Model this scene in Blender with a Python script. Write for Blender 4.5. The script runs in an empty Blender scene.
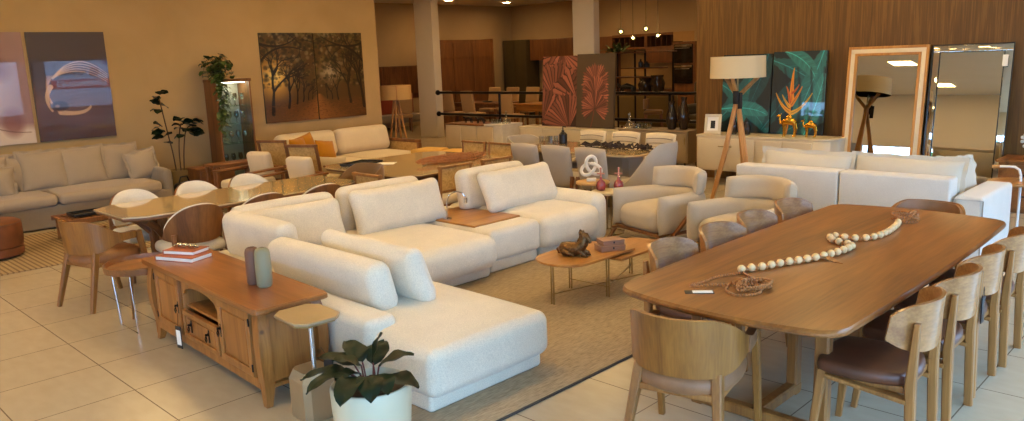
import bpy, math, random
import numpy as np
from mathutils import Vector, Matrix, Euler
random.seed(7); np.random.seed(7)
SC = bpy.context.scene
C = bpy.data.collections.new('showroom'); SC.collection.children.link(C)
PI = math.pi
def R(d): return math.radians(d)
def lin(c):
    out = []
    for v in c[:3]:
        v = v / 255.0
        out.append(v / 12.92 if v <= 0.04045 else ((v + 0.055) / 1.055) ** 2.4)
    return (*out, 1.0)

# ---------------------------------------------------------------- mesh builder
class MB:
    def __init__(s): s.v = []; s.f = []; s.col = None
    def add(s, vs, fs, m=None):
        o = len(s.v)
        if m is not None: vs = [m @ Vector(p) for p in vs]
        s.v += [tuple(p) for p in vs]; s.f += [tuple(i + o for i in f) for f in fs]
        return s
    def rbox(s, c, d, r=0.005, seg=2, n=1, puff=(0, 0, 0), fn=None, m=None, rot=None):
        """box with rounded edges; n = inner cells per side; puff bulges the faces"""
        h = [x / 2 for x in d]; r = min(r, min(h) * 0.999)
        if not hasattr(n, '__len__'): n = (n, n, n)
        def coords(hh, nn):
            i = hh - r
            a = [-(i + r * math.tan(R(45) * k / seg)) for k in range(seg, 0, -1)]
            mid = [-i + 2 * i * k / nn for k in range(nn + 1)]
            return a + mid + [-x for x in a[::-1]]
        cs = [coords(h[k], n[k]) for k in range(3)]
        key = {}; vs = []; fs = []
        M = Matrix.Translation(Vector(c))
        if rot: M = M @ Euler(rot).to_matrix().to_4x4()
        if m is not None: M = m @ M
        def vert(p):
            q = [max(-(h[k] - r), min(h[k] - r, p[k])) for k in range(3)]
            dlt = Vector([p[k] - q[k] for k in range(3)])
            if dlt.length > 1e-9: dlt.normalize()
            o = [q[k] + dlt[k] * r for k in range(3)]
            kk = tuple(round(x, 6) for x in p)
            if kk in key: return key[kk]
            if any(puff):
                t = [o[k] / h[k] for k in range(3)]
                for k in range(3):
                    if puff[k]:
                        a, b = [j for j in range(3) if j != k]
                        w = max(0, 1 - t[a] ** 2) * max(0, 1 - t[b] ** 2)
                        o[k] += puff[k] * w ** 0.7 * t[k]
            if fn: o = fn(o)
            key[kk] = len(vs); vs.append(M @ Vector(o)); return key[kk]
        for ax in range(3):
            a, b = (ax + 1) % 3, (ax + 2) % 3
            for sg in (-1, 1):
                for i in range(len(cs[a]) - 1):
                    for j in range(len(cs[b]) - 1):
                        q = []
                        for (u, w) in ((i, j), (i + 1, j), (i + 1, j + 1), (i, j + 1)):
                            p = [0, 0, 0]; p[ax] = sg * h[ax]; p[a] = cs[a][u]; p[b] = cs[b][w]
                            q.append(vert(p))
                        fs.append(q if sg > 0 else q[::-1])
        return s.add(vs, fs)
    def box(s, x0, x1, y0, y1, z0, z1, r=0.004, **k):
        return s.rbox(((x0 + x1) / 2, (y0 + y1) / 2, (z0 + z1) / 2), (abs(x1 - x0), abs(y1 - y0), abs(z1 - z0)), r, **k)
    def bar(s, p0, p1, w0, d0, w1=None, d1=None, ref=(0, 1, 0), r=0.15):
        """square-section bar from p0 to p1 with chamfered edges and taper"""
        p0 = Vector(p0); p1 = Vector(p1); w1 = w0 if w1 is None else w1; d1 = d0 if d1 is None else d1
        t = (p1 - p0).normalized(); ref = Vector(ref)
        if abs(t.dot(ref)) > 0.98: ref = Vector((1, 0, 0))
        x = ref.cross(t).normalized(); y = t.cross(x)
        vs = []
        for p, w, d in ((p0, w0, d0), (p1, w1, d1)):
            a, b = w / 2, d / 2; k = min(a, b) * 2 * r
            for u, v in ((a - k, -b), (a, -b + k), (a, b - k), (a - k, b), (-a + k, b), (-a, b - k), (-a, -b + k), (-a + k, -b)):
                vs.append(p + x * u + y * v)
        fs = [(i, (i + 1) % 8, 8 + (i + 1) % 8, 8 + i) for i in range(8)] + [tuple(range(7, -1, -1)), tuple(range(8, 16))]
        return s.add(vs, fs)
    def tube(s, pts, r, n=10, caps=True, flat=1.0, closed=False):
        pts = [Vector(p) for p in pts]; N = len(pts)
        rs = r if hasattr(r, '__len__') else [r] * N
        vs = []; fs = []; up = None
        for i, p in enumerate(pts):
            a = pts[(i - 1) % N] if (i > 0 or closed) else p
            b = pts[(i + 1) % N] if (i < N - 1 or closed) else p
            t = (b - a).normalized()
            if up is None:
                up = Vector((0, 0, 1)) if abs(t.z) < 0.9 else Vector((1, 0, 0))
            x = up.cross(t).normalized(); up = t.cross(x).normalized()
            for k in range(n):
                an = 2 * PI * k / n
                vs.append(p + (x * math.cos(an) + up * math.sin(an) * flat) * rs[i])
        for i in range(N if closed else N - 1):
            j = (i + 1) % N
            for k in range(n):
                fs.append((i * n + k, i * n + (k + 1) % n, j * n + (k + 1) % n, j * n + k))
        if caps and not closed:
            fs.append(tuple(range(n - 1, -1, -1))); fs.append(tuple(range((N - 1) * n, N * n)))
        return s.add(vs, fs)
    def lathe(s, prof, c=(0, 0, 0), n=24, sx=1, sy=1, m=None):
        vs = []; fs = []
        for r, z in prof:
            for k in range(n):
                a = 2 * PI * k / n
                vs.append((c[0] + r * math.cos(a) * sx, c[1] + r * math.sin(a) * sy, c[2] + z))
        for i in range(len(prof) - 1):
            for k in range(n):
                fs.append((i * n + k, i * n + (k + 1) % n, (i + 1) * n + (k + 1) % n, (i + 1) * n + k))
        if prof[0][0] > 1e-6: fs.append(tuple(range(n - 1, -1, -1)))
        if prof[-1][0] > 1e-6: fs.append(tuple(range((len(prof) - 1) * n, len(prof) * n)))
        return s.add(vs, fs, m)
    def prism(s, out, z0, z1, bev=0.0, m=None):
        """closed outline (x, y), counter-clockwise, extruded with small chamfers"""
        n = len(out); c = (sum(p[0] for p in out) / n, sum(p[1] for p in out) / n)
        def ring(k, z):
            res = []
            for p in out:
                dx, dy = p[0] - c[0], p[1] - c[1]; L = math.hypot(dx, dy) or 1
                res.append((p[0] - dx / L * k, p[1] - dy / L * k, z))
            return res
        rings = [ring(bev, z0), ring(0, z0 + bev), ring(0, z1 - bev), ring(bev, z1)] if bev else [ring(0, z0), ring(0, z1)]
        vs = [p for q in rings for p in q]; fs = []
        for i in range(len(rings) - 1):
            for k in range(n): fs.append((i * n + k, i * n + (k + 1) % n, (i + 1) * n + (k + 1) % n, (i + 1) * n + k))
        fs.append(tuple(range(n - 1, -1, -1))); fs.append(tuple(range((len(rings) - 1) * n, len(rings) * n)))
        return s.add(vs, fs, m)
    def sheet(s, fn, nu, nv, th, m=None):
        """thick curved sheet: fn(u, v) with u, v in 0..1"""
        P = [[Vector(fn(i / nu, j / nv)) for j in range(nv + 1)] for i in range(nu + 1)]
        vs = []; W = nv + 1
        nrm = []
        for i in range(nu + 1):
            for j in range(nv + 1):
                du = P[min(i + 1, nu)][j] - P[max(i - 1, 0)][j]; dv = P[i][min(j + 1, nv)] - P[i][max(j - 1, 0)]
                k = du.cross(dv); nrm.append(k.normalized() if k.length > 1e-12 else Vector((0, 0, 1)))
        t = th if callable(th) else (lambda u, v: th)
        for sg in (1, -1):
            for i in range(nu + 1):
                for j in range(nv + 1): vs.append(P[i][j] + nrm[i * W + j] * (sg * t(i / nu, j / nv) / 2))
        o = (nu + 1) * W; fs = []
        for i in range(nu):
            for j in range(nv):
                a, b, c, d = i * W + j, (i + 1) * W + j, (i + 1) * W + j + 1, i * W + j + 1
                fs.append((a, b, c, d)); fs.append((o + d, o + c, o + b, o + a))
        for i in range(nu):
            fs.append((o + i * W, o + (i + 1) * W, (i + 1) * W, i * W)); a, b = i * W + nv, (i + 1) * W + nv
            fs.append((a, b, o + b, o + a))
        for j in range(nv):
            fs.append((j, j + 1, o + j + 1, o + j)); a, b = nu * W + j, nu * W + j + 1
            fs.append((o + a, o + b, b, a))
        return s.add(vs, fs, m)
    def ball(s, c, r, n=10, sq=(1, 1, 1), m=None):
        k = max(4, n // 2 + 1)
        prof = [(math.sin(PI * i / k) * r, -math.cos(PI * i / k) * r) for i in range(k + 1)]
        vs = []; fs = []
        for rr, z in prof[1:-1]:
            for j in range(n):
                a = 2 * PI * j / n; vs.append((c[0] + rr * math.cos(a) * sq[0], c[1] + rr * math.sin(a) * sq[1], c[2] + z * sq[2]))
        b = len(vs); vs += [(c[0], c[1], c[2] - r * sq[2]), (c[0], c[1], c[2] + r * sq[2])]; L = len(prof) - 2
        for i in range(L - 1):
            for j in range(n): fs.append((i * n + j, i * n + (j + 1) % n, (i + 1) * n + (j + 1) % n, (i + 1) * n + j))
        for j in range(n): fs.append((b, (j + 1) % n, j)); fs.append((b + 1, (L - 1) * n + j, (L - 1) * n + (j + 1) % n))
        return s.add(vs, fs, m)
    def pillow(s, w, h, t, m=None, ear=0.05, n=14, flange=0.0, sag=0.0):
        """soft cushion lying in its XZ plane, thickness along Y"""
        def P(u, v, sg):
            x = w / 2 * u * (1 - ear * (1 - v * v)); z = h / 2 * v * (1 - ear * (1 - u * u))
            k = (max(0, 1 - abs(u) ** 2.6) * max(0, 1 - abs(v) ** 2.6)) ** 0.55
            wr = 0.006 * math.sin(9 * u + 5 * v) * (1 - k)
            return (x, sg * t / 2 * k + wr, z - sag * (1 - u * u) * max(0, v))
        vs = []; fs = []; N = n + 1
        def c(i): return math.sin(PI / 2 * (2 * i / n - 1))
        for sg in (1, -1):
            for i in range(N):
                for j in range(N): vs.append(P(c(i), c(j), sg))
        o = N * N
        for i in range(n):
            for j in range(n):
                a, b, d, e = i * N + j, (i + 1) * N + j, (i + 1) * N + j + 1, i * N + j + 1
                fs.append((e, d, b, a)); fs.append((o + a, o + b, o + d, o + e))
        s.add(vs, fs, m)
        if flange:
            bd = [(-1 + 2 * i / 24, -1) for i in range(24)] + [(1, -1 + 2 * i / 24) for i in range(24)] + [(1 - 2 * i / 24, 1) for i in range(24)] + [(-1, 1 - 2 * i / 24) for i in range(24)]
            A = []
            for i, (u, v) in enumerate(bd):
                p = P(u, v, 1); L = math.hypot(p[0], p[2])
                wv = 0.004 * math.sin(i * 1.1) + 0.005 * math.sin(i * 0.5 + 1)
                ex = flange * (1.0 + 0.12 * math.sin(i * .9))
                du = ex * (1 if u >= .999 else -1 if u <= -.999 else u * .3); dv = ex * (1 if v >= .999 else -1 if v <= -.999 else v * .3)
                A.append((Vector(p), Vector((p[0] + du, p[1] + wv * 1.6, p[2] + dv))))
            vs = []; fs = []
            for a, b in A:
                vs += [a + Vector((0, .003, 0)), b + Vector((0, .003, 0)), b - Vector((0, .003, 0)), a - Vector((0, .003, 0))]
            k = len(A)
            for i in range(k):
                j = (i + 1) % k
                for q in range(3): fs.append((i * 4 + q, j * 4 + q, j * 4 + q + 1, i * 4 + q + 1))
            s.add(vs, fs, m)
        return s
    def xf(s, m):
        s.v = [tuple(m @ Vector(p)) for p in s.v]; return s

def rseat(o, hx, hy, k=.30, taper=.0):
    u, v = o[0] / hx, o[1] / hy
    return [o[0] * math.sqrt(max(.2, 1 - k * v * v)) * (1 + taper * v), o[1] * math.sqrt(max(.2, 1 - k * u * u)), o[2]]
def T(x=0, y=0, z=0, rx=0, ry=0, rz=0): return Matrix.Translation((x, y, z)) @ Euler((rx, ry, rz)).to_matrix().to_4x4()

def obj(name, mb, mat, parent=None, label=None, sharp=40, shift=False, loc=None, smooth=True):
    me = bpy.data.meshes.new(name)
    off = Vector((0, 0, 0))
    if shift and parent is not None:
        off = Vector(parent.location)
        if parent.parent: off = off + Vector(parent.parent.location)
    if loc is not None: off = Vector(loc)
    me.from_pydata([tuple(Vector(p) - off) for p in mb.v], [], mb.f)
    me.validate(); me.update()
    if smooth:
        me.polygons.foreach_set('use_smooth', [True] * len(me.polygons))
        try: me.set_sharp_from_angle(angle=R(sharp))
        except Exception: pass
    me.materials.append(mat)
    o = bpy.data.objects.new(name, me); C.objects.link(o)
    if parent is not None: o.parent = parent
    elif loc is not None: o.location = loc
    if label: o['label'] = label
    return o
def tag(o, label, cat, group=None, kind=None):
    o['label'] = label; o['category'] = cat
    if group: o['group'] = group
    if kind: o['kind'] = kind
    return o
def thing(name, label, cat, loc=(0, 0, 0), rz=0, group=None):
    o = bpy.data.objects.new(name, None); C.objects.link(o); o.empty_display_size = 0.1
    o.location = loc; o.rotation_euler = (0, 0, rz)
    return tag(o, label, cat, group)
def single(name, mb, mat, label, cat, loc=(0, 0, 0), rz=0, group=None, **k):
    o = obj(name, mb, mat, None, **k); o.location = loc; o.rotation_euler = (0, 0, rz)
    return tag(o, label, cat, group)
def struct(name, mb, mat, parent=None, **k):
    o = obj(name, mb, mat, parent, **k)
    if parent is None: o['kind'] = 'structure'
    return o
KIDS = {}
def kids(o): return [c for c in C.objects if c.parent == o]
def dup(root, loc, rz=0, label=None, group=None):
    r = root.copy(); C.objects.link(r); r.location = loc; r.rotation_euler = (0, 0, rz)
    if label: r['label'] = label
    if group: r['group'] = group
    for ch in root.children:
        c = ch.copy(); C.objects.link(c); c.parent = r
        for g in ch.children:
            d = g.copy(); C.objects.link(d); d.parent = c
    return r
class Proto:
    """build a thing once, then place copies of it"""
    def __init__(s, make): s.make = make; s.first = None
    def __call__(s, loc, rz, label, group=None):
        if s.first is None:
            s.first = s.make(); o = s.first; o.location = loc; o.rotation_euler = (0, 0, rz); o['label'] = label
            if group: o['group'] = group
            return o
        return dup(s.first, loc, rz, label, group)

# ---------------------------------------------------------------- materials
MATS = {}
def newmat(name):
    m = bpy.data.materials.new(name); m.use_nodes = True
    nt = m.node_tree; nt.nodes.clear()
    o = nt.nodes.new('ShaderNodeOutputMaterial'); b = nt.nodes.new('ShaderNodeBsdfPrincipled')
    nt.links.new(b.outputs[0], o.inputs[0]); MATS[name] = m
    return m, nt, b
def N(nt, t, **k):
    n = nt.nodes.new(t)
    for a, v in k.items():
        if a.startswith('i_'): n.inputs[int(a[2:]) if a[2:].isdigit() else a[2:].replace('_', ' ')].default_value = v
        else: setattr(n, a, v)
    return n
def coord(nt, sc=(1, 1, 1), kind='Object', loc=(0, 0, 0), rot=(0, 0, 0)):
    t = N(nt, 'ShaderNodeTexCoord'); mp = N(nt, 'ShaderNodeMapping')
    mp.inputs['Scale'].default_value = sc; mp.inputs['Location'].default_value = loc; mp.inputs['Rotation'].default_value = rot
    nt.links.new(t.outputs[kind], mp.inputs[0]); return mp.outputs[0]
def ramp(nt, fac, stops):
    r = N(nt, 'ShaderNodeValToRGB'); e = r.color_ramp.elements
    while len(e) < len(stops): e.new(0.5)
    for k, (p, c) in enumerate(stops): e[k].position = p; e[k].color = c
    nt.links.new(fac, r.inputs[0]); return r.outputs[0]
def bump(nt, b, h, st=0.2, d=0.01):
    n = N(nt, 'ShaderNodeBump'); n.inputs['Strength'].default_value = st; n.inputs['Distance'].default_value = d
    nt.links.new(h, n.inputs['Height']); nt.links.new(n.outputs[0], b.inputs['Normal'])
def _unused(): pass
def plain(name, c, rough=0.5, metal=0.0, spec=0.5, coat=0.0, vary=0.06, sc=6.0):
    m, nt, b = newmat(name); c = lin(c)
    n = N(nt, 'ShaderNodeTexNoise', i_Scale=sc, i_Detail=3.0); nt.links.new(coord(nt), n.inputs['Vector'])
    lo = tuple(x * (1 - vary) for x in c[:3]) + (1,); hi = tuple(min(1, x * (1 + vary)) for x in c[:3]) + (1,)
    nt.links.new(ramp(nt, n.outputs[0], [(0.3, lo), (0.7, hi)]), b.inputs['Base Color'])
    b.inputs['Roughness'].default_value = rough; b.inputs['Metallic'].default_value = metal
    b.inputs['Specular IOR Level'].default_value = spec; b.inputs['Coat Weight'].default_value = coat; b.inputs['Coat Roughness'].default_value = 0.08
    return m
def fabric(name, c, vary=0.10, sc=260.0, st=0.25, sheen=0.25):
    m, nt, b = newmat(name); c = lin(c); co = coord(nt)
    n1 = N(nt, 'ShaderNodeTexNoise', i_Scale=sc, i_Detail=2.0); nt.links.new(co, n1.inputs['Vector'])
    n2 = N(nt, 'ShaderNodeTexNoise', i_Scale=5.0, i_Detail=3.0); nt.links.new(co, n2.inputs['Vector'])
    mx = N(nt, 'ShaderNodeMath', operation='MULTIPLY_ADD'); nt.links.new(n2.outputs[0], mx.inputs[0]); mx.inputs[1].default_value = 0.35
    nt.links.new(n1.outputs[0], mx.inputs[2])
    lo = tuple(x * (1 - vary) for x in c[:3]) + (1,); hi = tuple(min(1, x * (1 + vary * .6)) for x in c[:3]) + (1,)
    nt.links.new(ramp(nt, mx.outputs[0], [(0.45, lo), (0.9, hi)]), b.inputs['Base Color'])
    b.inputs['Roughness'].default_value = 0.9; b.inputs['Specular IOR Level'].default_value = 0.2
    b.inputs['Sheen Weight'].default_value = sheen; b.inputs['Sheen Roughness'].default_value = 0.5
    n3 = N(nt, 'ShaderNodeTexNoise', i_Scale=14.0, i_Detail=2.0); nt.links.new(co, n3.inputs['Vector'])
    ad = N(nt, 'ShaderNodeMath', operation='MULTIPLY_ADD'); nt.links.new(n3.outputs[0], ad.inputs[0]); ad.inputs[1].default_value = 1.5; nt.links.new(n1.outputs[0], ad.inputs[2])
    bump(nt, b, ad.outputs[0], st, 0.004)
    return m
def leather(name, c, rough=0.45):
    m, nt, b = newmat(name); c = lin(c); co = coord(nt)
    n = N(nt, 'ShaderNodeTexNoise', i_Scale=7.0, i_Detail=5.0); nt.links.new(co, n.inputs['Vector'])
    nt.links.new(ramp(nt, n.outputs[0], [(0.3, tuple(x * .75 for x in c[:3]) + (1,)), (0.7, tuple(min(1, x * 1.2) for x in c[:3]) + (1,))]), b.inputs['Base Color'])
    v = N(nt, 'ShaderNodeTexVoronoi', i_Scale=160.0); nt.links.new(co, v.inputs['Vector'])
    b.inputs['Roughness'].default_value = rough; bump(nt, b, v.outputs[0], 0.12, 0.002)
    return m
def wood(name, c1, c2, axis='Z', rough=0.38, sc=1.0, coat=0.0, knots=False, contrast=1.0):
    """grain stretched along one local axis"""
    m, nt, b = newmat(name); c1 = lin(c1); c2 = lin(c2)
    big = {'X': (0.7, 7, 7), 'Y': (7, 0.7, 7), 'Z': (7, 7, 0.7)}[axis]
    fine = {'X': (3, 90, 90), 'Y': (90, 3, 90), 'Z': (90, 90, 3)}[axis]
    n1 = N(nt, 'ShaderNodeTexNoise', i_Scale=1.0 * sc, i_Detail=4.0, i_Distortion=1.2); nt.links.new(coord(nt, big), n1.inputs['Vector'])
    n2 = N(nt, 'ShaderNodeTexNoise', i_Scale=1.0 * sc, i_Detail=3.0); nt.links.new(coord(nt, fine), n2.inputs['Vector'])
    mx = N(nt, 'ShaderNodeMath', operation='MULTIPLY_ADD'); nt.links.new(n2.outputs[0], mx.inputs[0]); mx.inputs[1].default_value = 0.45; nt.links.new(n1.outputs[0], mx.inputs[2])
    mid = tuple((a + d) / 2 for a, d in zip(c1, c2))
    w = 0.22 / contrast
    col = ramp(nt, mx.outputs[0], [(max(0, 0.72 - w), c1), (0.72, mid), (min(1, 0.72 + w), c2)])
    if knots:
        v = N(nt, 'ShaderNodeTexVoronoi', i_Scale=4.2); nt.links.new(coord(nt, (1, 1, 1)), v.inputs['Vector'])
        k = ramp(nt, v.outputs['Distance'], [(0.0, (0, 0, 0, 1)), (0.05, (.2, .2, .2, 1)), (0.09, (1, 1, 1, 1))])
        mm = N(nt, 'ShaderNodeMix', data_type='RGBA'); nt.links.new(k, mm.inputs[0]); mm.inputs[6].default_value = tuple(x * .45 for x in c1[:3]) + (1,); nt.links.new(col, mm.inputs[7]); col = mm.outputs[2]
    nt.links.new(col, b.inputs['Base Color'])
    b.inputs['Roughness'].default_value = rough; b.inputs['Coat Weight'].default_value = coat; b.inputs['Coat Roughness'].default_value = 0.2
    bump(nt, b, n2.outputs[0], 0.06, 0.002)
    return m
def glass(name, tint=(235, 245, 240), trans=0.85, rough=0.02):
    m = bpy.data.materials.new(name); m.use_nodes = True; nt = m.node_tree; nt.nodes.clear()
    o = N(nt, 'ShaderNodeOutputMaterial'); t = N(nt, 'ShaderNodeBsdfTransparent'); g = N(nt, 'ShaderNodeBsdfGlossy'); mx = N(nt, 'ShaderNodeMixShader')
    t.inputs[0].default_value = lin(tint); g.inputs['Roughness'].default_value = rough
    fr = N(nt, 'ShaderNodeLayerWeight', i_Blend=0.35); mp = N(nt, 'ShaderNodeMath', operation='MULTIPLY_ADD'); nt.links.new(fr.outputs['Facing'], mp.inputs[0]); mp.inputs[1].default_value = 1 - trans; mp.inputs[2].default_value = (1 - trans) * 0.4
    nt.links.new(mp.outputs[0], mx.inputs[0]); nt.links.new(t.outputs[0], mx.inputs[1]); nt.links.new(g.outputs[0], mx.inputs[2]); nt.links.new(mx.outputs[0], o.inputs[0])
    return m
def emit(name, c, s):
    m = bpy.data.materials.new(name); m.use_nodes = True; nt = m.node_tree; nt.nodes.clear()
    o = N(nt, 'ShaderNodeOutputMaterial'); e = N(nt, 'ShaderNodeEmission'); e.inputs[0].default_value = lin(c); e.inputs[1].default_value = s
    nt.links.new(e.outputs[0], o.inputs[0]); return m
def art(name, rough=0.25, coat=0.0, spec=0.5, metal=0.0):
    m, nt, b = newmat(name); a = N(nt, 'ShaderNodeVertexColor', layer_name='art')
    nt.links.new(a.outputs[0], b.inputs['Base Color']); b.inputs['Roughness'].default_value = rough
    b.inputs['Coat Weight'].default_value = coat; b.inputs['Coat Roughness'].default_value = 0.01; b.inputs['Specular IOR Level'].default_value = spec; b.inputs['Metallic'].default_value = metal
    return m

F_WHITE = fabric('sofa_boucle', (222, 211, 188), sheen=0.3, sc=150, st=.4, vary=.16)
F_CREAM = fabric('cream_fabric', (214, 196, 165))
F_OAT = fabric('oatmeal_fabric', (190, 173, 146))
F_GREY = fabric('grey_linen', (165, 148, 124))
F_GREYD = fabric('grey_linen_base', (138, 124, 106))
F_CHAIRG = fabric('greige_fabric', (176, 163, 145))
F_SNOW = fabric('white_linen', (212, 205, 192))
F_PEARL = fabric('pearl_satin', (200, 190, 170), vary=0.05)
F_YEL = fabric('mustard_fabric', (176, 118, 24))
F_STRIPE = fabric('sand_fabric', (200, 180, 140))
F_BROWN = fabric('brown_fabric', (124, 92, 56))
L_DARK = leather('dark_brown_leather', (92, 54, 34), 0.42)
L_TAUPE = leather('taupe_leather', (146, 102, 66), 0.5)
L_RUST = leather('rust_leather', (118, 66, 32), 0.5)
L_TAN = leather('tan_leather', (150, 96, 50), 0.5)
W_TABLE = wood('table_wood', (108, 63, 22), (158, 99, 42), 'Y', rough=0.36, coat=0.12)
W_CHAIR = wood('chair_wood', (118, 74, 32), (172, 118, 60), 'Z', rough=0.42)
W_CHAIRH = wood('chair_ply', (132, 84, 42), (188, 134, 78), 'X', rough=0.3, coat=0.4)
W_PLYV = wood('chair_ply_upright', (112, 68, 24), (156, 104, 44), 'Z', rough=0.38, sc=1.2)
W_LEG = wood('leg_wood', (116, 72, 30), (164, 112, 54), 'Z', rough=0.45)
W_PINE = wood('pine', (122, 72, 27), (172, 112, 52), 'Z', rough=0.35, knots=True, coat=0.1)
W_PINEX = wood('pine_top', (122, 70, 28), (160, 100, 46), 'X', rough=0.3, coat=0.2)
W_COFFEE = wood('coffee_wood', (150, 98, 44), (184, 130, 66), 'Y', rough=0.35)
W_DARK = wood('dark_wood', (72, 42, 22), (112, 68, 34), 'Z', rough=0.4)
W_MID = wood('walnut', (96, 58, 28), (140, 90, 46), 'Z', rough=0.4)
W_MIDX = wood('walnut_flat', (100, 62, 30), (146, 94, 48), 'Y', rough=0.4)
W_CAB = wood('kitchen_wood', (98, 60, 28), (128, 80, 38), 'Z', rough=0.5)
F_TANF = fabric('tan_fabric', (186, 150, 100))
W_OAK = wood('oak', (170, 118, 62), (214, 160, 98), 'Z', rough=0.45)
W_CANE = wood('cane', (166, 128, 66), (206, 168, 104), 'Y', rough=0.6, sc=3)
METAL_BR = plain('brass_rod', (158, 136, 92), 0.3, 0.9)
METAL_GOLD = plain('gold_metal', (222, 164, 60), 0.18, 1.0)
METAL_CH = plain('chrome', (200, 200, 200), 0.12, 1.0)
METAL_CHAMP = plain('champagne_metal', (176, 156, 122), 0.38, 0.6)
METAL_WHITE = plain('white_metal', (225, 222, 214), 0.35)
BLACK = plain('black_paint', (22, 20, 20), 0.4)
BLACKM = plain('black_iron', (34, 30, 30), 0.35, 0.7)
BRONZE = plain('bronze_patina', (112, 84, 52), 0.35, 0.8, vary=0.5, sc=60)
WHITEP = plain('white_lacquer', (206, 194, 168), 0.32, vary=0.02)
CREAMP = plain('cream_lacquer', (214, 198, 166), 0.3, vary=0.02)
GREYP = plain('grey_lacquer', (150, 132, 106), 0.35, vary=0.03)
GLAZE_TOP = plain('beige_glass_top', (198, 172, 130), 0.08, spec=0.6, coat=0.6, vary=0.03)
CERAM_BR = plain('clay_brown', (118, 82, 62), 0.6, vary=0.08)
CERAM_GR = plain('sage_ceramic', (146, 137, 104), 0.6, vary=0.06)
CERAM_POT = plain('celadon_pot', (204, 197, 166), 0.42, vary=0.03)
CERAM_WH = plain('white_plaster', (226, 218, 200), 0.7)
BEAD = plain('pale_wood_bead', (232, 194, 138), 0.5, vary=0.12, sc=20)
BEADB = plain('brown_bead', (172, 112, 58), 0.45, vary=0.4, sc=55)
PAPER = plain('paper', (232, 228, 218), 0.7, vary=0.02)
RUSTC = plain('rust_cover', (166, 86, 48), 0.5)
SOIL = plain('soil', (52, 38, 28), 0.9, vary=0.4, sc=60)
LEAF_D = plain('dark_leaf', (17, 33, 15), 0.45, spec=0.25, vary=0.35, sc=12)
LEAF_M = plain('green_leaf', (66, 82, 34), 0.45, vary=0.35, sc=10)
STEM = plain('brown_stem', (86, 62, 40), 0.7)
STEMR = plain('reddish_stem', (112, 52, 38), 0.5)
SMOKE = plain('smoked_glass', (46, 34, 26), 0.12, spec=0.5, coat=0.1)
GLASS = glass('clear_glass')
GLASSW = glass('window_glass', (240, 246, 246), 0.93)
ROSE_GL = plain('rose_glass', (150, 56, 56), 0.08, spec=0.8, coat=0.5)
MIRROR = plain('mirror_silver', (206, 204, 196), 0.01, 1.0, vary=0.0)
WICK = plain('beige_box', (160, 120, 96), 0.6)
REDC = plain('red_cloth', (132, 44, 24), 0.8)
PINK = plain('pink_cloth', (200, 60, 110), 0.8)
# ---------------------------------------------------------------- camera
yaw, pit, rol, F = R(44.7156), R(10.8882), R(-2.1866), 782.35
f = Vector((-math.sin(yaw) * math.cos(pit), math.cos(yaw) * math.cos(pit), -math.sin(pit)))
r = Vector((math.cos(yaw), math.sin(yaw), 0)); u = r.cross(f)
r, u = r * math.cos(rol) + u * math.sin(rol), u * math.cos(rol) - r * math.sin(rol)
cam = bpy.data.cameras.new('camera'); co = bpy.data.objects.new('camera', cam); C.objects.link(co)
co.matrix_world = Matrix(((r.x, u.x, -f.x, 0), (r.y, u.y, -f.y, 0), (r.z, u.z, -f.z, 2.0), (0, 0, 0, 1)))
cam.sensor_width = 36.0; cam.lens = 36.0 * F / 1024.0; cam.clip_end = 200; cam.clip_start = 0.05
SC.camera = co
SC.view_settings.view_transform = 'Standard'; SC.view_settings.look = 'None'; SC.view_settings.gamma = 1.0
SC.view_settings.use_curve_mapping = False; SC.view_settings.exposure = EXPOSURE = 0.6
cy = SC.cycles
cy.max_bounces = 7; cy.diffuse_bounces = 4; cy.glossy_bounces = 4; cy.transmission_bounces = 4; cy.transparent_max_bounces = 10
cy.caustics_reflective = False; cy.caustics_refractive = False; cy.sample_clamp_indirect = 6.0; cy.use_light_tree = True

# ---------------------------------------------------------------- setting
def tile_mat():
    m, nt, b = newmat('porcelain_tile'); cv = coord(nt, loc=(4.444, -1.639, 0))
    br = N(nt, 'ShaderNodeTexBrick', offset=0.0, squash=1.0); nt.links.new(cv, br.inputs['Vector'])
    br.inputs['Scale'].default_value = 1.0; br.inputs['Mortar Size'].default_value = 0.004; br.inputs['Mortar Smooth'].default_value = 0.1
    br.inputs['Brick Width'].default_value = 0.66667; br.inputs['Row Height'].default_value = 0.66667
    n = N(nt, 'ShaderNodeTexNoise', i_Scale=6.0, i_Detail=6.0, i_Distortion=0.0); nt.links.new(coord(nt, (1, 2.2, 1)), n.inputs['Vector'])
    c = ramp(nt, n.outputs[0], [(0.1, lin((172, 155, 127))), (0.9, lin((186, 170, 142)))])
    mm = N(nt, 'ShaderNodeMix', data_type='RGBA'); nt.links.new(br.outputs['Fac'], mm.inputs[0]); nt.links.new(c, mm.inputs[6]); mm.inputs[7].default_value = lin((118, 100, 78))
    nt.links.new(mm.outputs[2], b.inputs['Base Color'])
    rr = N(nt, 'ShaderNodeMapRange'); nt.links.new(n.outputs[0], rr.inputs[0]); rr.inputs[3].default_value = 0.2; rr.inputs[4].default_value = 0.34
    b.inputs['Roughness'].default_value = 0.27; b.inputs['Specular IOR Level'].default_value = 0.55
    iv = N(nt, 'ShaderNodeMath', operation='SUBTRACT'); iv.inputs[0].default_value = 1.0; nt.links.new(br.outputs['Fac'], iv.inputs[1]); bump(nt, b, iv.outputs[0], 0.3, 0.003)
    return m
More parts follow.
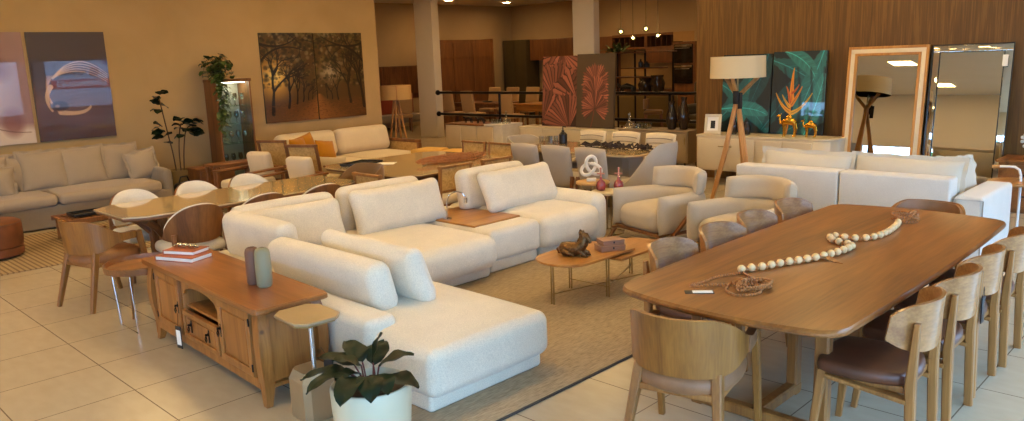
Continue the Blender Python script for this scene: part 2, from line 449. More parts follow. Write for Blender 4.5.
def plaster(name, a, c):
    m, nt, b = newmat(name)
    n = N(nt, 'ShaderNodeTexNoise', i_Scale=0.9, i_Detail=7.0, i_Distortion=0.4); nt.links.new(coord(nt), n.inputs['Vector'])
    nt.links.new(ramp(nt, n.outputs[0], [(0.3, lin(a)), (0.7, lin(c))]), b.inputs['Base Color'])
    n2 = N(nt, 'ShaderNodeTexNoise', i_Scale=90.0, i_Detail=2.0); nt.links.new(coord(nt), n2.inputs['Vector']); bump(nt, b, n2.outputs[0], 0.12, 0.004)
    b.inputs['Roughness'].default_value = 0.85; return m
def wood_panel():
    m, nt, b = newmat('wood_wall_panel')
    n1 = N(nt, 'ShaderNodeTexNoise', i_Scale=1.0, i_Detail=4.0, i_Distortion=2.0); nt.links.new(coord(nt, (9, 9, 0.5)), n1.inputs['Vector'])
    n2 = N(nt, 'ShaderNodeTexNoise', i_Scale=1.0, i_Detail=4.0); nt.links.new(coord(nt, (110, 110, 2.0)), n2.inputs['Vector'])
    mx = N(nt, 'ShaderNodeMath', operation='MULTIPLY_ADD'); nt.links.new(n2.outputs[0], mx.inputs[0]); mx.inputs[1].default_value = 0.8; nt.links.new(n1.outputs[0], mx.inputs[2])
    col = ramp(nt, mx.outputs[0], [(0.6, lin((84, 56, 20))), (0.95, lin((104, 70, 27))), (1.1, lin((116, 82, 36)))])
    nt.links.new(col, b.inputs['Base Color']); b.inputs['Roughness'].default_value = 0.5; bump(nt, b, n2.outputs[0], 0.08, 0.002); return m
M_TILE = tile_mat(); M_OCHRE = plaster('ochre_plaster', (172, 142, 94), (187, 156, 108)); M_BEIGE = plaster('beige_plaster', (176, 150, 108), (184, 158, 116))
M_CEIL = plaster('ceiling_plaster', (230, 222, 202), (236, 228, 210)); M_WPAN = wood_panel(); M_FRONT = plaster('blind_wall', (226, 206, 170), (232, 212, 178))
M_COL = plaster('column_plaster', (206, 194, 168), (214, 202, 178))
def blind_mat():
    m, nt, b = newmat('roller_blind'); b.inputs['Base Color'].default_value = lin((226, 206, 170)); b.inputs['Roughness'].default_value = .9
    tr = N(nt, 'ShaderNodeBsdfTranslucent'); tr.inputs[0].default_value = lin((206, 184, 156)); mx = N(nt, 'ShaderNodeMixShader', i_0=.30); out = [n for n in nt.nodes if n.type == 'OUTPUT_MATERIAL'][0]
    nt.links.new(b.outputs[0], mx.inputs[1]); nt.links.new(tr.outputs[0], mx.inputs[2]); nt.links.new(mx.outputs[0], out.inputs[0]); return m
M_BLIND = blind_mat()
CZ = 3.9
struct('floor', MB().box(-21, 1.9, -6.2, 21.4, -0.12, 0, 0.001), M_TILE)
struct('ceiling', MB().box(-21, 1.9, -6.2, 21.4, CZ, CZ + .12, 0.001), M_CEIL)
struct('wall_left', MB().box(-13.0, -12.78, -6.2, 9.34, 0, CZ, 0.002), M_OCHRE)
struct('wall_back', MB().box(-6.83, 1.9, 11.25, 11.5, 0, CZ, 0.002), M_WPAN)
struct('wall_side', MB().box(-6.83, -6.6, 11.5, 21.2, 0, CZ, 0.002), M_BEIGE)
struct('wall_far', MB().box(-21, -6.6, 21.0, 21.2, 0, CZ, 0.002), M_BEIGE)
struct('wall_west', MB().box(-20.7, -20.45, 9.1, 21.0, 0, CZ, 0.002), M_BEIGE)
struct('wall_return', MB().box(-20.45, -13.0, 9.1, 9.34, 0, CZ, 0.002), M_BEIGE)
struct('wall_front', MB().box(-13, 1.9, -5.75, -5.55, 0, 1.6, 0.002), M_FRONT)
struct('trim_3', MB().box(-12.8, 1.7, -5.565, -5.555, 2.14, 3.899, 0.001), M_BLIND)     # tan roller blinds over the upper glazing
struct('wall_right', MB().box(1.7, 1.9, -6.2, 11.25, 2.55, CZ, 0.002).box(1.7, 1.9, 10.2, 11.25, 0, 2.55, 0.002), M_FRONT)
struct('trim_1', MB().box(-17.06, -16.34, 13.75, 14.0, 0, CZ, 0.01), M_COL)     # free-standing columns
struct('trim_2', MB().box(-11.58, -10.98, 13.85, 14.05, 0, CZ, 0.01), M_COL)
# storefront glazing: panes with thin frames, on two sides
ALU = plain('anodised_frame', (70, 68, 66), 0.4, 0.6)
k = 1
for i in range(5):
    x0 = -13 + i * 2.98; x1 = x0 + 2.98
    w = struct('window_%d' % k, MB().box(x0, x1, -5.66, -5.64, 1.65, 2.16, 0.001), GLASSW)
    struct('window_frame', MB().box(x0, x0 + .05, -5.70, -5.60, 1.6, 2.2).box(x1 - .05, x1, -5.70, -5.60, 1.6, 2.2).box(x0 + .05, x1 - .05, -5.70, -5.60, 1.6, 1.66).box(x0 + .05, x1 - .05, -5.70, -5.60, 2.15, 2.2), ALU, w); k += 1
for i in range(5):
    y0 = -5.5 + i * 3.14; y1 = y0 + 3.14
    w = struct('window_%d' % k, MB().box(1.79, 1.81, y0, y1, 0.06, 2.5, 0.001), GLASSW)
    struct('window_frame', MB().box(1.75, 1.85, y0, y0 + .05, 0, 2.55).box(1.75, 1.85, y1 - .05, y1, 0, 2.55).box(1.75, 1.85, y0 + .05, y1 - .05, 0, .06).box(1.75, 1.85, y0 + .05, y1 - .05, 2.49, 2.55), ALU, w); k += 1
# street outside
M_ROAD = plain('pavement', (150, 146, 138), 0.85, vary=0.15, sc=2.0)
struct('ground', MB().box(1.9, 40, -40, 40, -0.25, -0.15, 0.001).box(-40, 1.9, -40, -6.2, -0.25, -0.15, 0.001), M_ROAD)
def hedge(x0, x1, y0, y1, h, seed):
    rnd = random.Random(seed); mb = MB()
    for _ in range(260):
        c = Vector((rnd.uniform(x0, x1), rnd.uniform(y0, y1), rnd.uniform(0.0, h)))
        s = rnd.uniform(.12, .3); a = Euler((rnd.uniform(0, 6), rnd.uniform(0, 6), rnd.uniform(0, 6))).to_matrix()
        mb.add([c + a @ Vector(p) for p in ((-s, 0, 0), (0, -s * .5, .03), (s, 0, 0), (0, s * .5, .03))], [(0, 1, 2, 3)])
    return mb
M_HEDGE = plain('hedge_green', (84, 112, 60), 0.6, vary=0.4, sc=3)
for i in range(4):
    tag(obj('hedge', hedge(-14 + i * 4.6, -10.6 + i * 4.6, -9.6, -8.6, 2.0 + .3 * (i % 2), i), M_HEDGE, None, loc=(-12.3 + i * 4.6, -9.1, -.15)), 'green hedge on the pavement outside the front windows', 'hedge', 'hedges outside the shop front')

# ---------------------------------------------------------------- light
wd = bpy.data.worlds.new('sky'); SC.world = wd; wd.use_nodes = True; nt = wd.node_tree; bg = nt.nodes['Background']
bg.inputs[0].default_value = lin((164, 203, 255)); bg.inputs[1].default_value = SKY = 11.0
sun = bpy.data.lights.new('sun', 'SUN'); sun.energy = 3.0; sun.angle = R(1.0); sun.color = (1.0, .95, .88)
so = bpy.data.objects.new('sun', sun); C.objects.link(so); so.rotation_euler = (0, R(-42), 0); so.location = (0, 0, 12)
def portal(name, loc, rot, sx, sy):
    l = bpy.data.lights.new(name, 'AREA'); l.shape = 'RECTANGLE'; l.size = sx; l.size_y = sy; l.cycles.is_portal = True
    o = bpy.data.objects.new(name, l); C.objects.link(o); o.location = loc; o.rotation_euler = rot
portal('front_daylight', (-5.55, -5.72, 1.9), (R(90), 0, 0), 14.8, .6)
portal('side_daylight', (1.86, 2.3, 1.28), (R(90), 0, R(90)), 15.6, 2.4)
E_PANEL = emit('led_panel', (255, 212, 140), 22.0)
def panel_light(x, y):
    t = thing('ceiling_light', 'square warm LED panel set flush in the pale ceiling', 'ceiling light', (x, y, CZ), 0, 'square ceiling lights of the showroom')
    obj('light_frame', MB().box(-.33, .33, -.33, -.30, -.02, 0).box(-.33, .33, .30, .33, -.02, 0).box(-.33, -.30, -.30, .30, -.02, 0).box(.30, .33, -.30, .30, -.02, 0), METAL_WHITE, t)
    obj('diffuser', MB().box(-.30, .30, -.30, .30, -.012, -.001, .001), E_PANEL, t)
for x in (-10.6, -7.4, -4.2, -1.0):
    for y in (-3.6, 0.0, 3.4, 6.8, 9.8):
        if not (x > -2 and y < 5): panel_light(x, y)
E_DIM = emit('warm_downlight', (255, 206, 140), 95.0)
def downlight(x, y):
    t = thing('recessed_downlight', 'small round downlight in the dim ceiling over the rear showroom', 'ceiling light', (x, y, CZ), 0, 'downlights of the rear showroom')
    obj('ring', MB().lathe([(.17, 0), (.17, -.015), (.13, -.02), (.13, 0)], n=20), METAL_WHITE, t)
    obj('diffuser', MB().lathe([(.13, -.004), (.13, -.009)], n=20), E_DIM, t)
for x, y in ((-18.9, 19.2), (-18.85, 16.6), (-15.4, 16.4), (-15.0, 19.2), (-11.6, 16.2), (-11.6, 19.0), (-8.4, 16.5), (-8.4, 19.4), (-17.5, 11.5), (-13.6, 11.4), (-10.4, 11.3), (-14.6, 13.2)):  # first is a known lamp; the rest are added to brighten the rear
    downlight(x, y)
# ================================================================ big dining table
def barrel(x0, x1, y0, y1, bow, bowy, rc, n=14):
    """outline of a table top with softly bowed edges and rounded corners"""
    cx, cy2 = (x0 + x1) / 2, (y0 + y1) / 2; hx, hy = (x1 - x0) / 2, (y1 - y0) / 2
    pts = []
    def edge(px, py):
        k = bow * (1 - (py / hy) ** 2); q = bowy * (1 - (px / hx) ** 2)
        return (cx + px + math.copysign(k, px) * (abs(px) / hx) ** 3 - math.copysign(bow, px) * (abs(px) / hx) ** 3 * 0, cy2 + py + math.copysign(q, py) * (abs(py) / hy) ** 3)
    base = []
    for sx, sy, a0 in ((1, -1, -90), (1, 1, 0), (-1, 1, 90), (-1, -1, 180)):
        ccx, ccy = sx * (hx - rc), sy * (hy - rc)
        for i in range(9): a = R(a0 + 90 * i / 8); base.append((ccx + rc * math.cos(a), ccy + rc * math.sin(a)))
        nxt = {(1, -1): (1, 1), (1, 1): (-1, 1), (-1, 1): (-1, -1), (-1, -1): (1, -1)}[(sx, sy)]
        p = base[-1]; q = (nxt[0] * (hx - rc) + (rc if nxt[0] == sx else 0) * sx, nxt[1] * (hy - rc) + (rc if nxt[1] == sy else 0) * sy)
        for i in range(1, n): base.append((p[0] + (q[0] - p[0]) * i / n, p[1] + (q[1] - p[1]) * i / n))
    return [edge(*p) for p in base]
TX, TY = -1.905, 4.80
t = thing('dining_table', 'long warm brown wooden dining table with bowed edges and bead garland on top', 'table', (TX, TY, 0))
ou = barrel(-.61, .61, -1.47, 1.47, .035, .09, .10)
obj('tabletop', MB().prism(ou, .724, .76, .012), W_TABLE, t)
def uloop(axis, half0, half1, c, mb):
    w = .075
    a = {'X': lambda s, z: (c[0] + s, c[1], z), 'Y': lambda s, z: (c[0], c[1] + s, z)}[axis]
    ref = (0, 1, 0) if axis == 'X' else (1, 0, 0)
    for s in (half0, half1):
        if s is None: continue
        mb.bar(a(s, .0), a(s, .724), w, w * .85, ref=ref)
    lo = half0 if half0 is not None else -.0; hi = half1
    mb.bar(a(lo - .03, .035), a(hi + .03, .035), w * .85, .07, ref=ref); mb.bar(a(lo, .695), a(hi, .695), w * .8, .055, ref=ref)
    return mb
for sg in (-1, 1):
    obj('pedestal', uloop('Y', None, .46, (0, 0), uloop('X', -.36, .36, (0, 0), MB())).xf(Matrix.Translation((0, sg * 1.02, 0)) @ Matrix.Rotation(0 if sg < 0 else PI, 4, 'Z')), W_LEG, t)

# side chair: facing +Y
def backpanel(w, z0, z1, y, sag, th, wrap=1.0):
    def fn(u, v):
        a = (u - .5) * 2; x = w / 2 * math.sin(a * 1.15 * wrap) / math.sin(1.15 * wrap); yy = y + sag * (1 - math.cos(a * 1.15 * wrap)) / (1 - math.cos(1.15 * wrap))
        zt = z1 - .05 * abs(a) ** 5 - .01 * a * a; zb = z0 + .075 * abs(a) ** 3.2
        return (x, yy - .02 * v, zb + (zt - zb) * v)
    return MB().sheet(fn, 24, 8, th)
def make_side_chair():
    t = thing('dining_chair', '-', 'chair')
    obj('seat', MB().rbox((0, .015, .445), (.47, .47, .065), .03, 3, 6, (0, 0, .012), fn=lambda o: rseat(o, .235, .235, .30, .06)), L_DARK, t)
    obj('backrest', backpanel(.50, .585, .835, -.265, .155, .018), W_CHAIRH, t)
    obj('seat_frame', MB().box(-.19, .19, -.20, .19, .385, .418, .006), W_CHAIR, t)
    for s in (-1, 1):
        obj('leg', MB().bar((s * .205, -.235, 0), (s * .20, -.22, .45), .034, .042, .05, .046).bar((s * .20, -.22, .45), (s * .205, -.236, .745), .05, .046, .036, .024), W_CHAIR, t)
        obj('leg', MB().bar((s * .215, .235, 0), (s * .185, .19, .42), .028, .03, .05, .048), W_CHAIR, t)
        obj('side_rail', MB().bar((s * .20, -.21, .36), (s * .19, .17, .40), .022, .07), W_CHAIR, t)
    return t
side_chair = Proto(make_side_chair)
G = 'wooden side chairs along the big dining table'
for i, (y, dz, dx) in enumerate(((3.90, 3, 0), (4.48, 0, 0.01), (5.02, -1, -.005), (5.61, 1, 0.01))):
    side_chair((-1.335 + dx, y, 0), R(90 + dz), ['dark leather wooden side chair nearest the viewer, by the open table corner', 'second dark leather side chair from the viewer, on the window side', 'dark leather side chair carrying a black hang tag on its post', 'farthest dark leather side chair on the window side, by the white sofa arm'][i], G)
for i, (y, dz, dx) in enumerate(((4.13, 2, 0), (4.71, -2, 0.01), (5.24, 1, 0), (5.83, -1, 0.0))):
    side_chair((-2.50 + dx, y, 0), R(-90 + dz), ['side chair with pale gleaming backrest next to the coffee table and table corner', 'side chair with pale backrest second from the coffee table, before the armchairs', 'side chair with pale backrest before the second boucle armchair, third in its row', 'last side chair with pale backrest, below the white sofa back, fourth in its row'][i], G)
single('hang_tag', MB().box(-.004, .004, -.028, .028, -.15, 0, .002).tube([(0, -.02, 0), (0, 0, .06), (0, .02, 0)], .0015, 6), BLACK, 'black hang tag dangling from a chair post beside the dining table', 'tag', (-1.085, 4.815, .60))

# captain chair: curved wooden back shell wrapping into arms, facing +Y
def shell_pt(w, d, yb):
    """point on a U that runs from one arm tip round the back to the other, u in 0..1"""
    def fn(u):
        a = (u - .5) * 2
        s = abs(a)
        if s < .55:
            q = s / .55 * PI / 2 * .92; x = math.copysign((w / 2) * math.sin(q) / math.sin(PI / 2 * .92), a); y = yb + d * .42 * (1 - math.cos(q))
        else:
            q = (s - .55) / .45; x = math.copysign(w / 2 + .012 * math.sin(q * PI), a); y0 = yb + d * .42 * (1 - math.cos(PI / 2 * .92)); y = y0 + q * (d * .46)
        return x, y, s
    return fn
def make_captain(seatm, inner):
    t = thing('captain_chair', '-', 'chair')
    fn = shell_pt(.54, .54, -.28)
    def S(u, v, off=0, zlo=0.0):
        x, y, s = fn(u); k = max(0, min(1, (s - .26) / .56)); k = k * k * (3 - 2 * k)
        zt = .785 - .145 * k; zb = .49 + .085 * k + zlo
        rr = math.hypot(x, y + .02) or 1
        lean = (v - .5) * .05 * (1 - k)
        return (x - off * x / rr, y - off * y / rr - lean * .6, zb + (zt - zb) * v)
    obj('backrest', MB().sheet(lambda u, v: S(.12 + .76 * u, v), 44, 8, .016), W_PLYV, t)
    obj('back_lining', MB().sheet(lambda u, v: S(.13 + .74 * u, .05 + .93 * v, .018), 44, 6, .018), inner, t)
    for s in (0, 1):
        lo, hi = (0.0, .14) if s == 0 else (.86, 1.0)
        obj('armrest', MB().sheet(lambda u, v: S(lo + (hi - lo) * u, v, .006), 8, 4, .044), inner, t)
    obj('seat', MB().rbox((0, .02, .43), (.50, .53, .09), .042, 3, 6, (0, 0, .022), fn=lambda o: rseat(o, .25, .265, .32, .05)), seatm, t)
    obj('seat_frame', MB().box(-.22, .22, -.22, .22, .37, .405, .008), W_CHAIR, t)
    for s in (-1, 1):
        obj('leg', MB().bar((s * .25, -.30, 0), (s * .195, -.17, .50), .032, .036, .054, .06), W_PLYV, t)
        obj('leg', MB().bar((s * .27, .30, 0), (s * .268, .20, .63), .032, .034, .042, .052), W_PLYV, t)
    return t
cap = Proto(lambda: make_captain(L_TAUPE, L_TAUPE))
G2 = 'wooden captain chairs with curved wrap-around backs'
cap((-2.01, 3.27, 0), R(12), 'curved-back wooden captain chair with taupe leather seat at the near table end', G2)
cap((-1.90, 6.38, 0), R(178), 'brown leather-lined captain chair at the far table end, before the white sofa', G2)

# bead garland
def path(pts, step):
    pts = [Vector(p) for p in pts]; dense = []
    for i in range(len(pts) - 1):
        p0 = pts[max(0, i - 1)]; p1 = pts[i]; p2 = pts[i + 1]; p3 = pts[min(len(pts) - 1, i + 2)]
        for k in range(24):
            s = k / 24
            dense.append(0.5 * ((2 * p1) + (p2 - p0) * s + (2 * p0 - 5 * p1 + 4 * p2 - p3) * s * s + (3 * p1 - p0 - 3 * p2 + p3) * s ** 3))
    dense.append(pts[-1]); out = [dense[0]]; acc = 0
    for a, b in zip(dense, dense[1:]):
        acc += (b - a).length
        if acc >= step: out.append(b); acc = 0
    return out
t = thing('bead_garland', 'long garland of pale wooden beads with brown beaded tassels on the dining table', 'decoration', (-1.95, 4.5, .76))
P0 = [(-2.11, 3.97), (-2.04, 4.10), (-1.99, 4.24), (-1.935, 4.36), (-1.885, 4.48), (-1.85, 4.62), (-1.83, 4.76), (-1.84, 4.87), (-1.90, 4.905), (-1.97, 4.93), (-2.03, 4.99), (-2.02, 5.07), (-1.94, 5.06), (-1.86, 5.10), (-1.81, 5.20), (-1.80, 5.36), (-1.81, 5.50), (-1.83, 5.64), (-1.85, 5.72)]
bl = path([(x, y, .783) for x, y in P0], .064)
for i, p in enumerate(bl):
    obj('bead', MB().ball((p.x + 1.95, p.y - 4.5, .023), .0235, 12), BEAD, t)
    if i < len(bl) - 1:
        q = (p + bl[i + 1]) / 2
        obj('spacer_bead', MB().ball((q.x + 1.95, q.y - 4.5, .016), .014, 8), BEADB, t)
def tangle(c, sx, sy, n, seed, h=.03):
    rnd = random.Random(seed); mb = MB()
    for k in range(n):
        a0 = rnd.uniform(0, 6.28); m = [(c[0] + sx * rnd.uniform(.2, 1) * math.cos(a0 + q * 1.05), c[1] + sy * rnd.uniform(.2, 1) * math.sin(a0 + q * 1.05), .008 + rnd.random() * h) for q in range(7)]
        for p in path(m, .0145): mb.ball(p, .0075, 6)
    return mb
mb = tangle((.03, -.76), .10, .14, 6, 3)
for lp in ([(-2.09, 3.95), (-2.16, 3.80), (-2.17, 3.66), (-2.19, 3.56), (-2.15, 3.58), (-2.08, 3.66), (-1.98, 3.74)], [(-2.09, 3.95), (-1.98, 3.86), (-1.90, 3.76), (-1.84, 3.66), (-1.90, 3.55), (-2.0, 3.6), (-2.05, 3.75)]):
    for p in path([(x + 1.95, y - 4.5, .009) for x, y in lp], .0145): mb.ball(p, .0075, 6)
o = obj('beaded_tassel', mb, BEADB, t); o['kind'] = 'stuff'; o['label'] = 'heaped strand of small brown beads'
o = obj('beaded_tassel', tangle((.09, 1.40), .11, .15, 6, 5, .05), BEADB, t); o['kind'] = 'stuff'
obj('leaf_charm', MB().sheet(lambda a, b: (.02 + .16 * a + .03 * b, .03 - .05 * a + (b - .5) * .03 * math.sin(PI * a), .012 + .01 * math.sin(a * 5)), 8, 3, .003), BEADB, t)
t = thing('price_card', 'small black-edged white price card lying near the table corner', 'price tag', (-2.10, 3.50, .76), R(38))
obj('card_back', MB().box(-.075, .075, -.028, .028, 0, .003, .001), BLACK, t)
obj('card_label', MB().box(-.035, .07, -.022, .022, .003, .0042, .0005), PAPER, t)

# ================================================================ rugs
def rug_mat(name, a, c, stripe=0, ang=0):
    m, nt, b = newmat(name); cv = coord(nt, rot=(0, 0, ang))
    n = N(nt, 'ShaderNodeTexNoise', i_Scale=1.0, i_Detail=3.0); nt.links.new(coord(nt, (160, 16, 60)), n.inputs['Vector'])
    col = ramp(nt, n.outputs[0], [(0.35, lin(a)), (0.65, lin(c))])
    if stripe:
        w = N(nt, 'ShaderNodeTexWave', wave_type='BANDS', bands_direction='Y', i_Scale=stripe, i_Distortion=0.3); nt.links.new(cv, w.inputs['Vector'])
        mm = N(nt, 'ShaderNodeMix', data_type='RGBA'); nt.links.new(ramp(nt, w.outputs[0], [(0.6, (0, 0, 0, 1)), (0.8, (1, 1, 1, 1))]), mm.inputs[0]); nt.links.new(col, mm.inputs[6]); mm.inputs[7].default_value = lin((122, 102, 76)); col = mm.outputs[2]
    nt.links.new(col, b.inputs['Base Color']); b.inputs['Roughness'].default_value = 0.95; b.inputs['Specular IOR Level'].default_value = 0.1
    bump(nt, b, n.outputs[0], 0.4, 0.006); return m
M_RUG = rug_mat('woven_rug', (146, 128, 102), (178, 158, 128)); M_RUGL = rug_mat('striped_rug', (150, 128, 96), (168, 144, 110), 6.0)
t = thing('area_rug', 'large woven sand-coloured rug beneath the sectional sofa and coffee table', 'rug', (-4.6, 4.3, 0))
obj('pile', MB().box(-7.0, -2.985, 2.45, 6.9, .001, .012, .004), M_RUG, t, shift=True)
obj('binding', MB().box(-2.985, -2.965, 2.45, 6.9, .001, .011, .004).box(-7.0, -2.965, 6.9, 6.92, .001, .011, .004), plain('dark_binding', (62, 56, 50), 0.9), t, shift=True, label='dark edge binding')
single('area_rug', MB().box(-2.1, 0, -1.9, 1.9, .001, .012, .004), M_RUGL, 'beige rug with dark woven stripes under the leather pouf by the grey sofa', 'rug', (-9.32, 2.1, 0))

# ================================================================ sectional sofa
t = thing('sectional_sofa', 'huge off-white modular sectional sofa with chaise and built-in wooden tray table', 'sofa', (-5.2, 4.3, 0))
def sp(name, mb, mat=F_WHITE, label=None): return obj(name, mb, mat, t, shift=True, label=label)
# chaise with low back block
sp('plinth', MB().box(-5.25, -3.32, 2.63, 3.58, .012, .13, .03, n=2))
sp('chaise_seat', MB().rbox((-4.24, 3.09, .262), (2.0, 1.0, .29), .07, 4, 10, (.01, .02, .045)))
sp('low_back', MB().rbox((-4.54, 2.66, .25), (1.52, .24, .48), .05, 4, 6, (.01, .01, .01)))
# the corner platform and the run of seats
sp('plinth', MB().box(-6.62, -5.30, 2.68, 3.58, .012, .13, .03).box(-6.55, -5.16, 3.6, 4.90, .012, .13, .03).box(-6.55, -5.22, 4.96, 5.62, .012, .13, .03)
   .box(-6.55, -5.24, 5.68, 6.64, .012, .13, .03))
sp('corner_seat', MB().rbox((-5.98, 3.09, .27), (1.46, .98, .30), .08, 4, 8, (.0, .01, .02)))
sp('seat', MB().rbox((-5.84, 4.25, .27), (1.62, 1.32, .30), .10, 4, 10, (.03, .0, .035)))
sp('seat', MB().rbox((-5.88, 6.08, .28), (1.54, .90, .32), .10, 4, 10, (.03, .0, .035)))
sp('tray_module', MB().rbox((-5.90, 5.29, .275), (1.44, .70, .31), .06, 4, 6, (.015, .0, .0)))
sp('tray_top', MB().box(-6.34, -5.44, 4.97, 5.61, .425, .447, .008), W_COFFEE, 'wooden tray table top')
sp('armrest', MB().rbox((-5.85, 6.58, .29), (1.42, .24, .52), .10, 4, 6, (.01, .02, .015)))
# back bolsters
def bolster(c, d, rot): return MB().rbox(c, d, min(d) * .42, 4, 8, (.0, .0, .01), rot=rot)
sp('back_cushion', bolster((-4.68, 2.87, .575), (1.36, .20, .36), (R(14), 0, 0)))
sp('back_cushion', bolster((-6.00, 3.06, .60), (1.02, .20, .40), (R(6), 0, 0)))
sp('back_cushion', bolster((-6.44, 3.55, .62), (.20, 1.02, .42), (0, R(-6), 0)))
sp('back_cushion', bolster((-6.42, 4.60, .63), (.20, .98, .44), (0, R(-6), 0)))
sp('back_cushion', bolster((-6.22, 5.98, .64), (.20, .98, .44), (0, R(-8), 0)))
# the reading lamp / charger on the tray
mb = MB().lathe([(.045, 0), (.045, .008), (.01, .012)], n=16).tube([(0, 0, .01), (0, 0, .18), (.01, .03, .25), (.02, .10, .28), (.02, .16, .26), (.02, .19, .21)], .006, 8).lathe([(.0, -.03), (.018, -.03), (.02, .02), (0, .03)], (.02, .19, .19), 10)
single('reading_lamp', mb, METAL_CH, 'small chrome gooseneck lamp standing on the sofa tray table', 'lamp', (-5.92, 5.05, .447), R(-40))
# loose pillows
GP = 'off-white throw pillows of the sectional sofa'
def plump(w, h, th, m):
    return MB().rbox((0, 0, 0), (w, th, h), min(th * .48, .09), 4, 12, (.0, .0, .0), m=m, fn=lambda o: [o[0] * (1 - .05 * (1 - (2 * o[2] / h) ** 2)), o[1] * (.62 + .55 * max(0, 1 - (2 * o[0] / w) ** 2) ** .6 * max(0, 1 - (2 * o[2] / h) ** 2) ** .6), o[2] * (1 - .06 * (1 - (2 * o[0] / w) ** 2)) + .004 * math.sin(11 * o[0] + 7 * o[2])])
def pil(label, w, h, th, loc, rx, rz, mat=F_WHITE, g=GP, fl=0.0, name='throw_pillow', tw=0, cat='pillow'):
    return single(name, (plump(w, h, th, T(0, 0, 0, R(rx), R(tw), 0)) if not fl and mat is F_WHITE else MB().pillow(w, h, th, m=T(0, 0, 0, R(rx), R(tw), 0), flange=fl, ear=.04)), mat, label, cat, loc, R(rz), g, sharp=70)
pil('long off-white pillow lying against the chaise back cushion, near the potted plant', 1.14, .42, .20, (-4.46, 3.12, .62), 20, 0)
pil('off-white pillow in the sofa corner, against the backrest behind the chaise pillows', 1.00, .44, .19, (-6.16, 3.46, .61), 20, -95)
pil('long off-white pillow in the middle of the sofa, beside the wooden tray', 1.10, .46, .20, (-6.11, 4.60, .63), 20, -90)
pil('off-white pillow leaning on the seat beyond the wooden tray, next to the armrest', 1.08, .46, .20, (-5.84, 6.02, .65), 26, -91)

# ================================================================ pine rack
RZ = R(-2.6); RX, RY = -5.085, 2.31
t = thing('pine_sideboard', 'low pine sideboard with curved corner posts, two doors and an arched niche', 'sideboard', (RX, RY, 0), RZ)
L, D, H = .93, .205, .63
ou = []
for sx, sy in ((1, -1), (1, 1), (-1, 1), (-1, -1)):
    q = [(sx * (L + .045), sy * (D + .0)), (sx * (L + .035), sy * (D + .03)), (sx * (L), sy * (D + .04))]
    if (sx, sy) in ((1, 1), (-1, -1)): pass
    if sx * sy < 0: q = q[::-1]
    ou += q
obj('top', MB().prism(ou, .595, .63, .008), W_PINEX, t)
obj('carcass', MB().box(-L + .03, L - .03, D - .02, D, .13, .595).box(-L + .02, -L + .04, -D + .01, D, .13, .595).box(L - .04, L - .02, -D + .01, D, .13, .595)
    .box(-L + .02, L - .02, -D + .01, D, .13, .155).box(-.30, .30, -D + .03, D, .375, .395).box(-.325, -.30, -D + .01, D, .13, .595).box(.30, .325, -D + .01, D, .13, .595), W_PINE, t)
# front apron: arch over the niche
pts = [(.30, .595), (-.30, .595), (-.30, .47)]
for i in range(13): a = PI - PI * i / 12; pts.append((.27 * math.cos(a), .49 + .06 * math.sin(a)))
pts.append((.30, .47))
n = len(pts); mb = MB(); vs = [(x, -D + .01, z) for x, z in pts] + [(x, -D + .03, z) for x, z in pts]
fs = [(i, (i + 1) % n, n + (i + 1) % n, n + i) for i in range(n)]
top = [1, 0]; seq = list(range(2, n))
# strips between the straight upper edge and the arch
up = [(p[0], .595) for p in pts[2:]]
vs2 = []; fs2 = []
for i, (x, z) in enumerate(pts[2:]):
    vs2 += [(x, -D + .008, z), (x, -D + .008, .595), (x, -D + .03, .595), (x, -D + .03, z)]
for i in range(len(pts[2:]) - 1):
    for q in range(4): fs2.append((i * 4 + q, i * 4 + (q + 1) % 4, (i + 1) * 4 + (q + 1) % 4, (i + 1) * 4 + q))
obj('arched_apron', MB().add(vs2, fs2), W_PINE, t)
def raised(mb, x0, x1, z0, z1, y, fr=.05):
    mb.box(x0, x1, y - .006, y + .012, z0, z1, .003)
    for a, b, c, d in ((x0, x1, z0, z0 + fr), (x0, x1, z1 - fr, z1), (x0, x0 + fr, z0 + fr, z1 - fr), (x1 - fr, x1, z0 + fr, z1 - fr)): mb.box(a, b, y - .018, y - .004, c, d, .004)
    mb.box(x0 + fr + .015, x1 - fr - .015, y - .013, y - .004, z0 + fr + .015, z1 - fr - .015, .006); return mb
def pull(x, z, par):
    obj('handle', MB().lathe([(.012, 0), (.014, .004), (.006, .01), (.012, .02), (0, .026)], n=10, m=T(x, -D - .012, z + .02, R(90))).tube([(x, -D - .03, z + .018), (x - .016, -D - .032, z - .01), (x, -D - .032, z - .03), (x + .016, -D - .032, z - .01)], .004, 6, closed=True).box(x - .008, x + .008, -D - .014, -D - .008, z - .04, z + .05), BLACKM, par)
for sx in (-1, 1):
    a, b = (.335, .80) if sx > 0 else (-.80, -.335)
    d = obj('door', raised(MB(), a, b, .165, .575, -D + .006), W_PINE, t)
    pull(a + .03 if sx > 0 else b - .03, .36, d)
    for hz in (.20, .49): obj('hinge', MB().box(b - .004 if sx > 0 else a - .006, b + .006 if sx > 0 else a + .004, -D - .018, -D - .008, hz, hz + .05), BLACKM, d)
d = obj('drawer', raised(MB(), -.295, .295, .165, .365, -D + .006, .035), W_PINE, t)
pull(-.15, .265, d); pull(.15, .265, d)
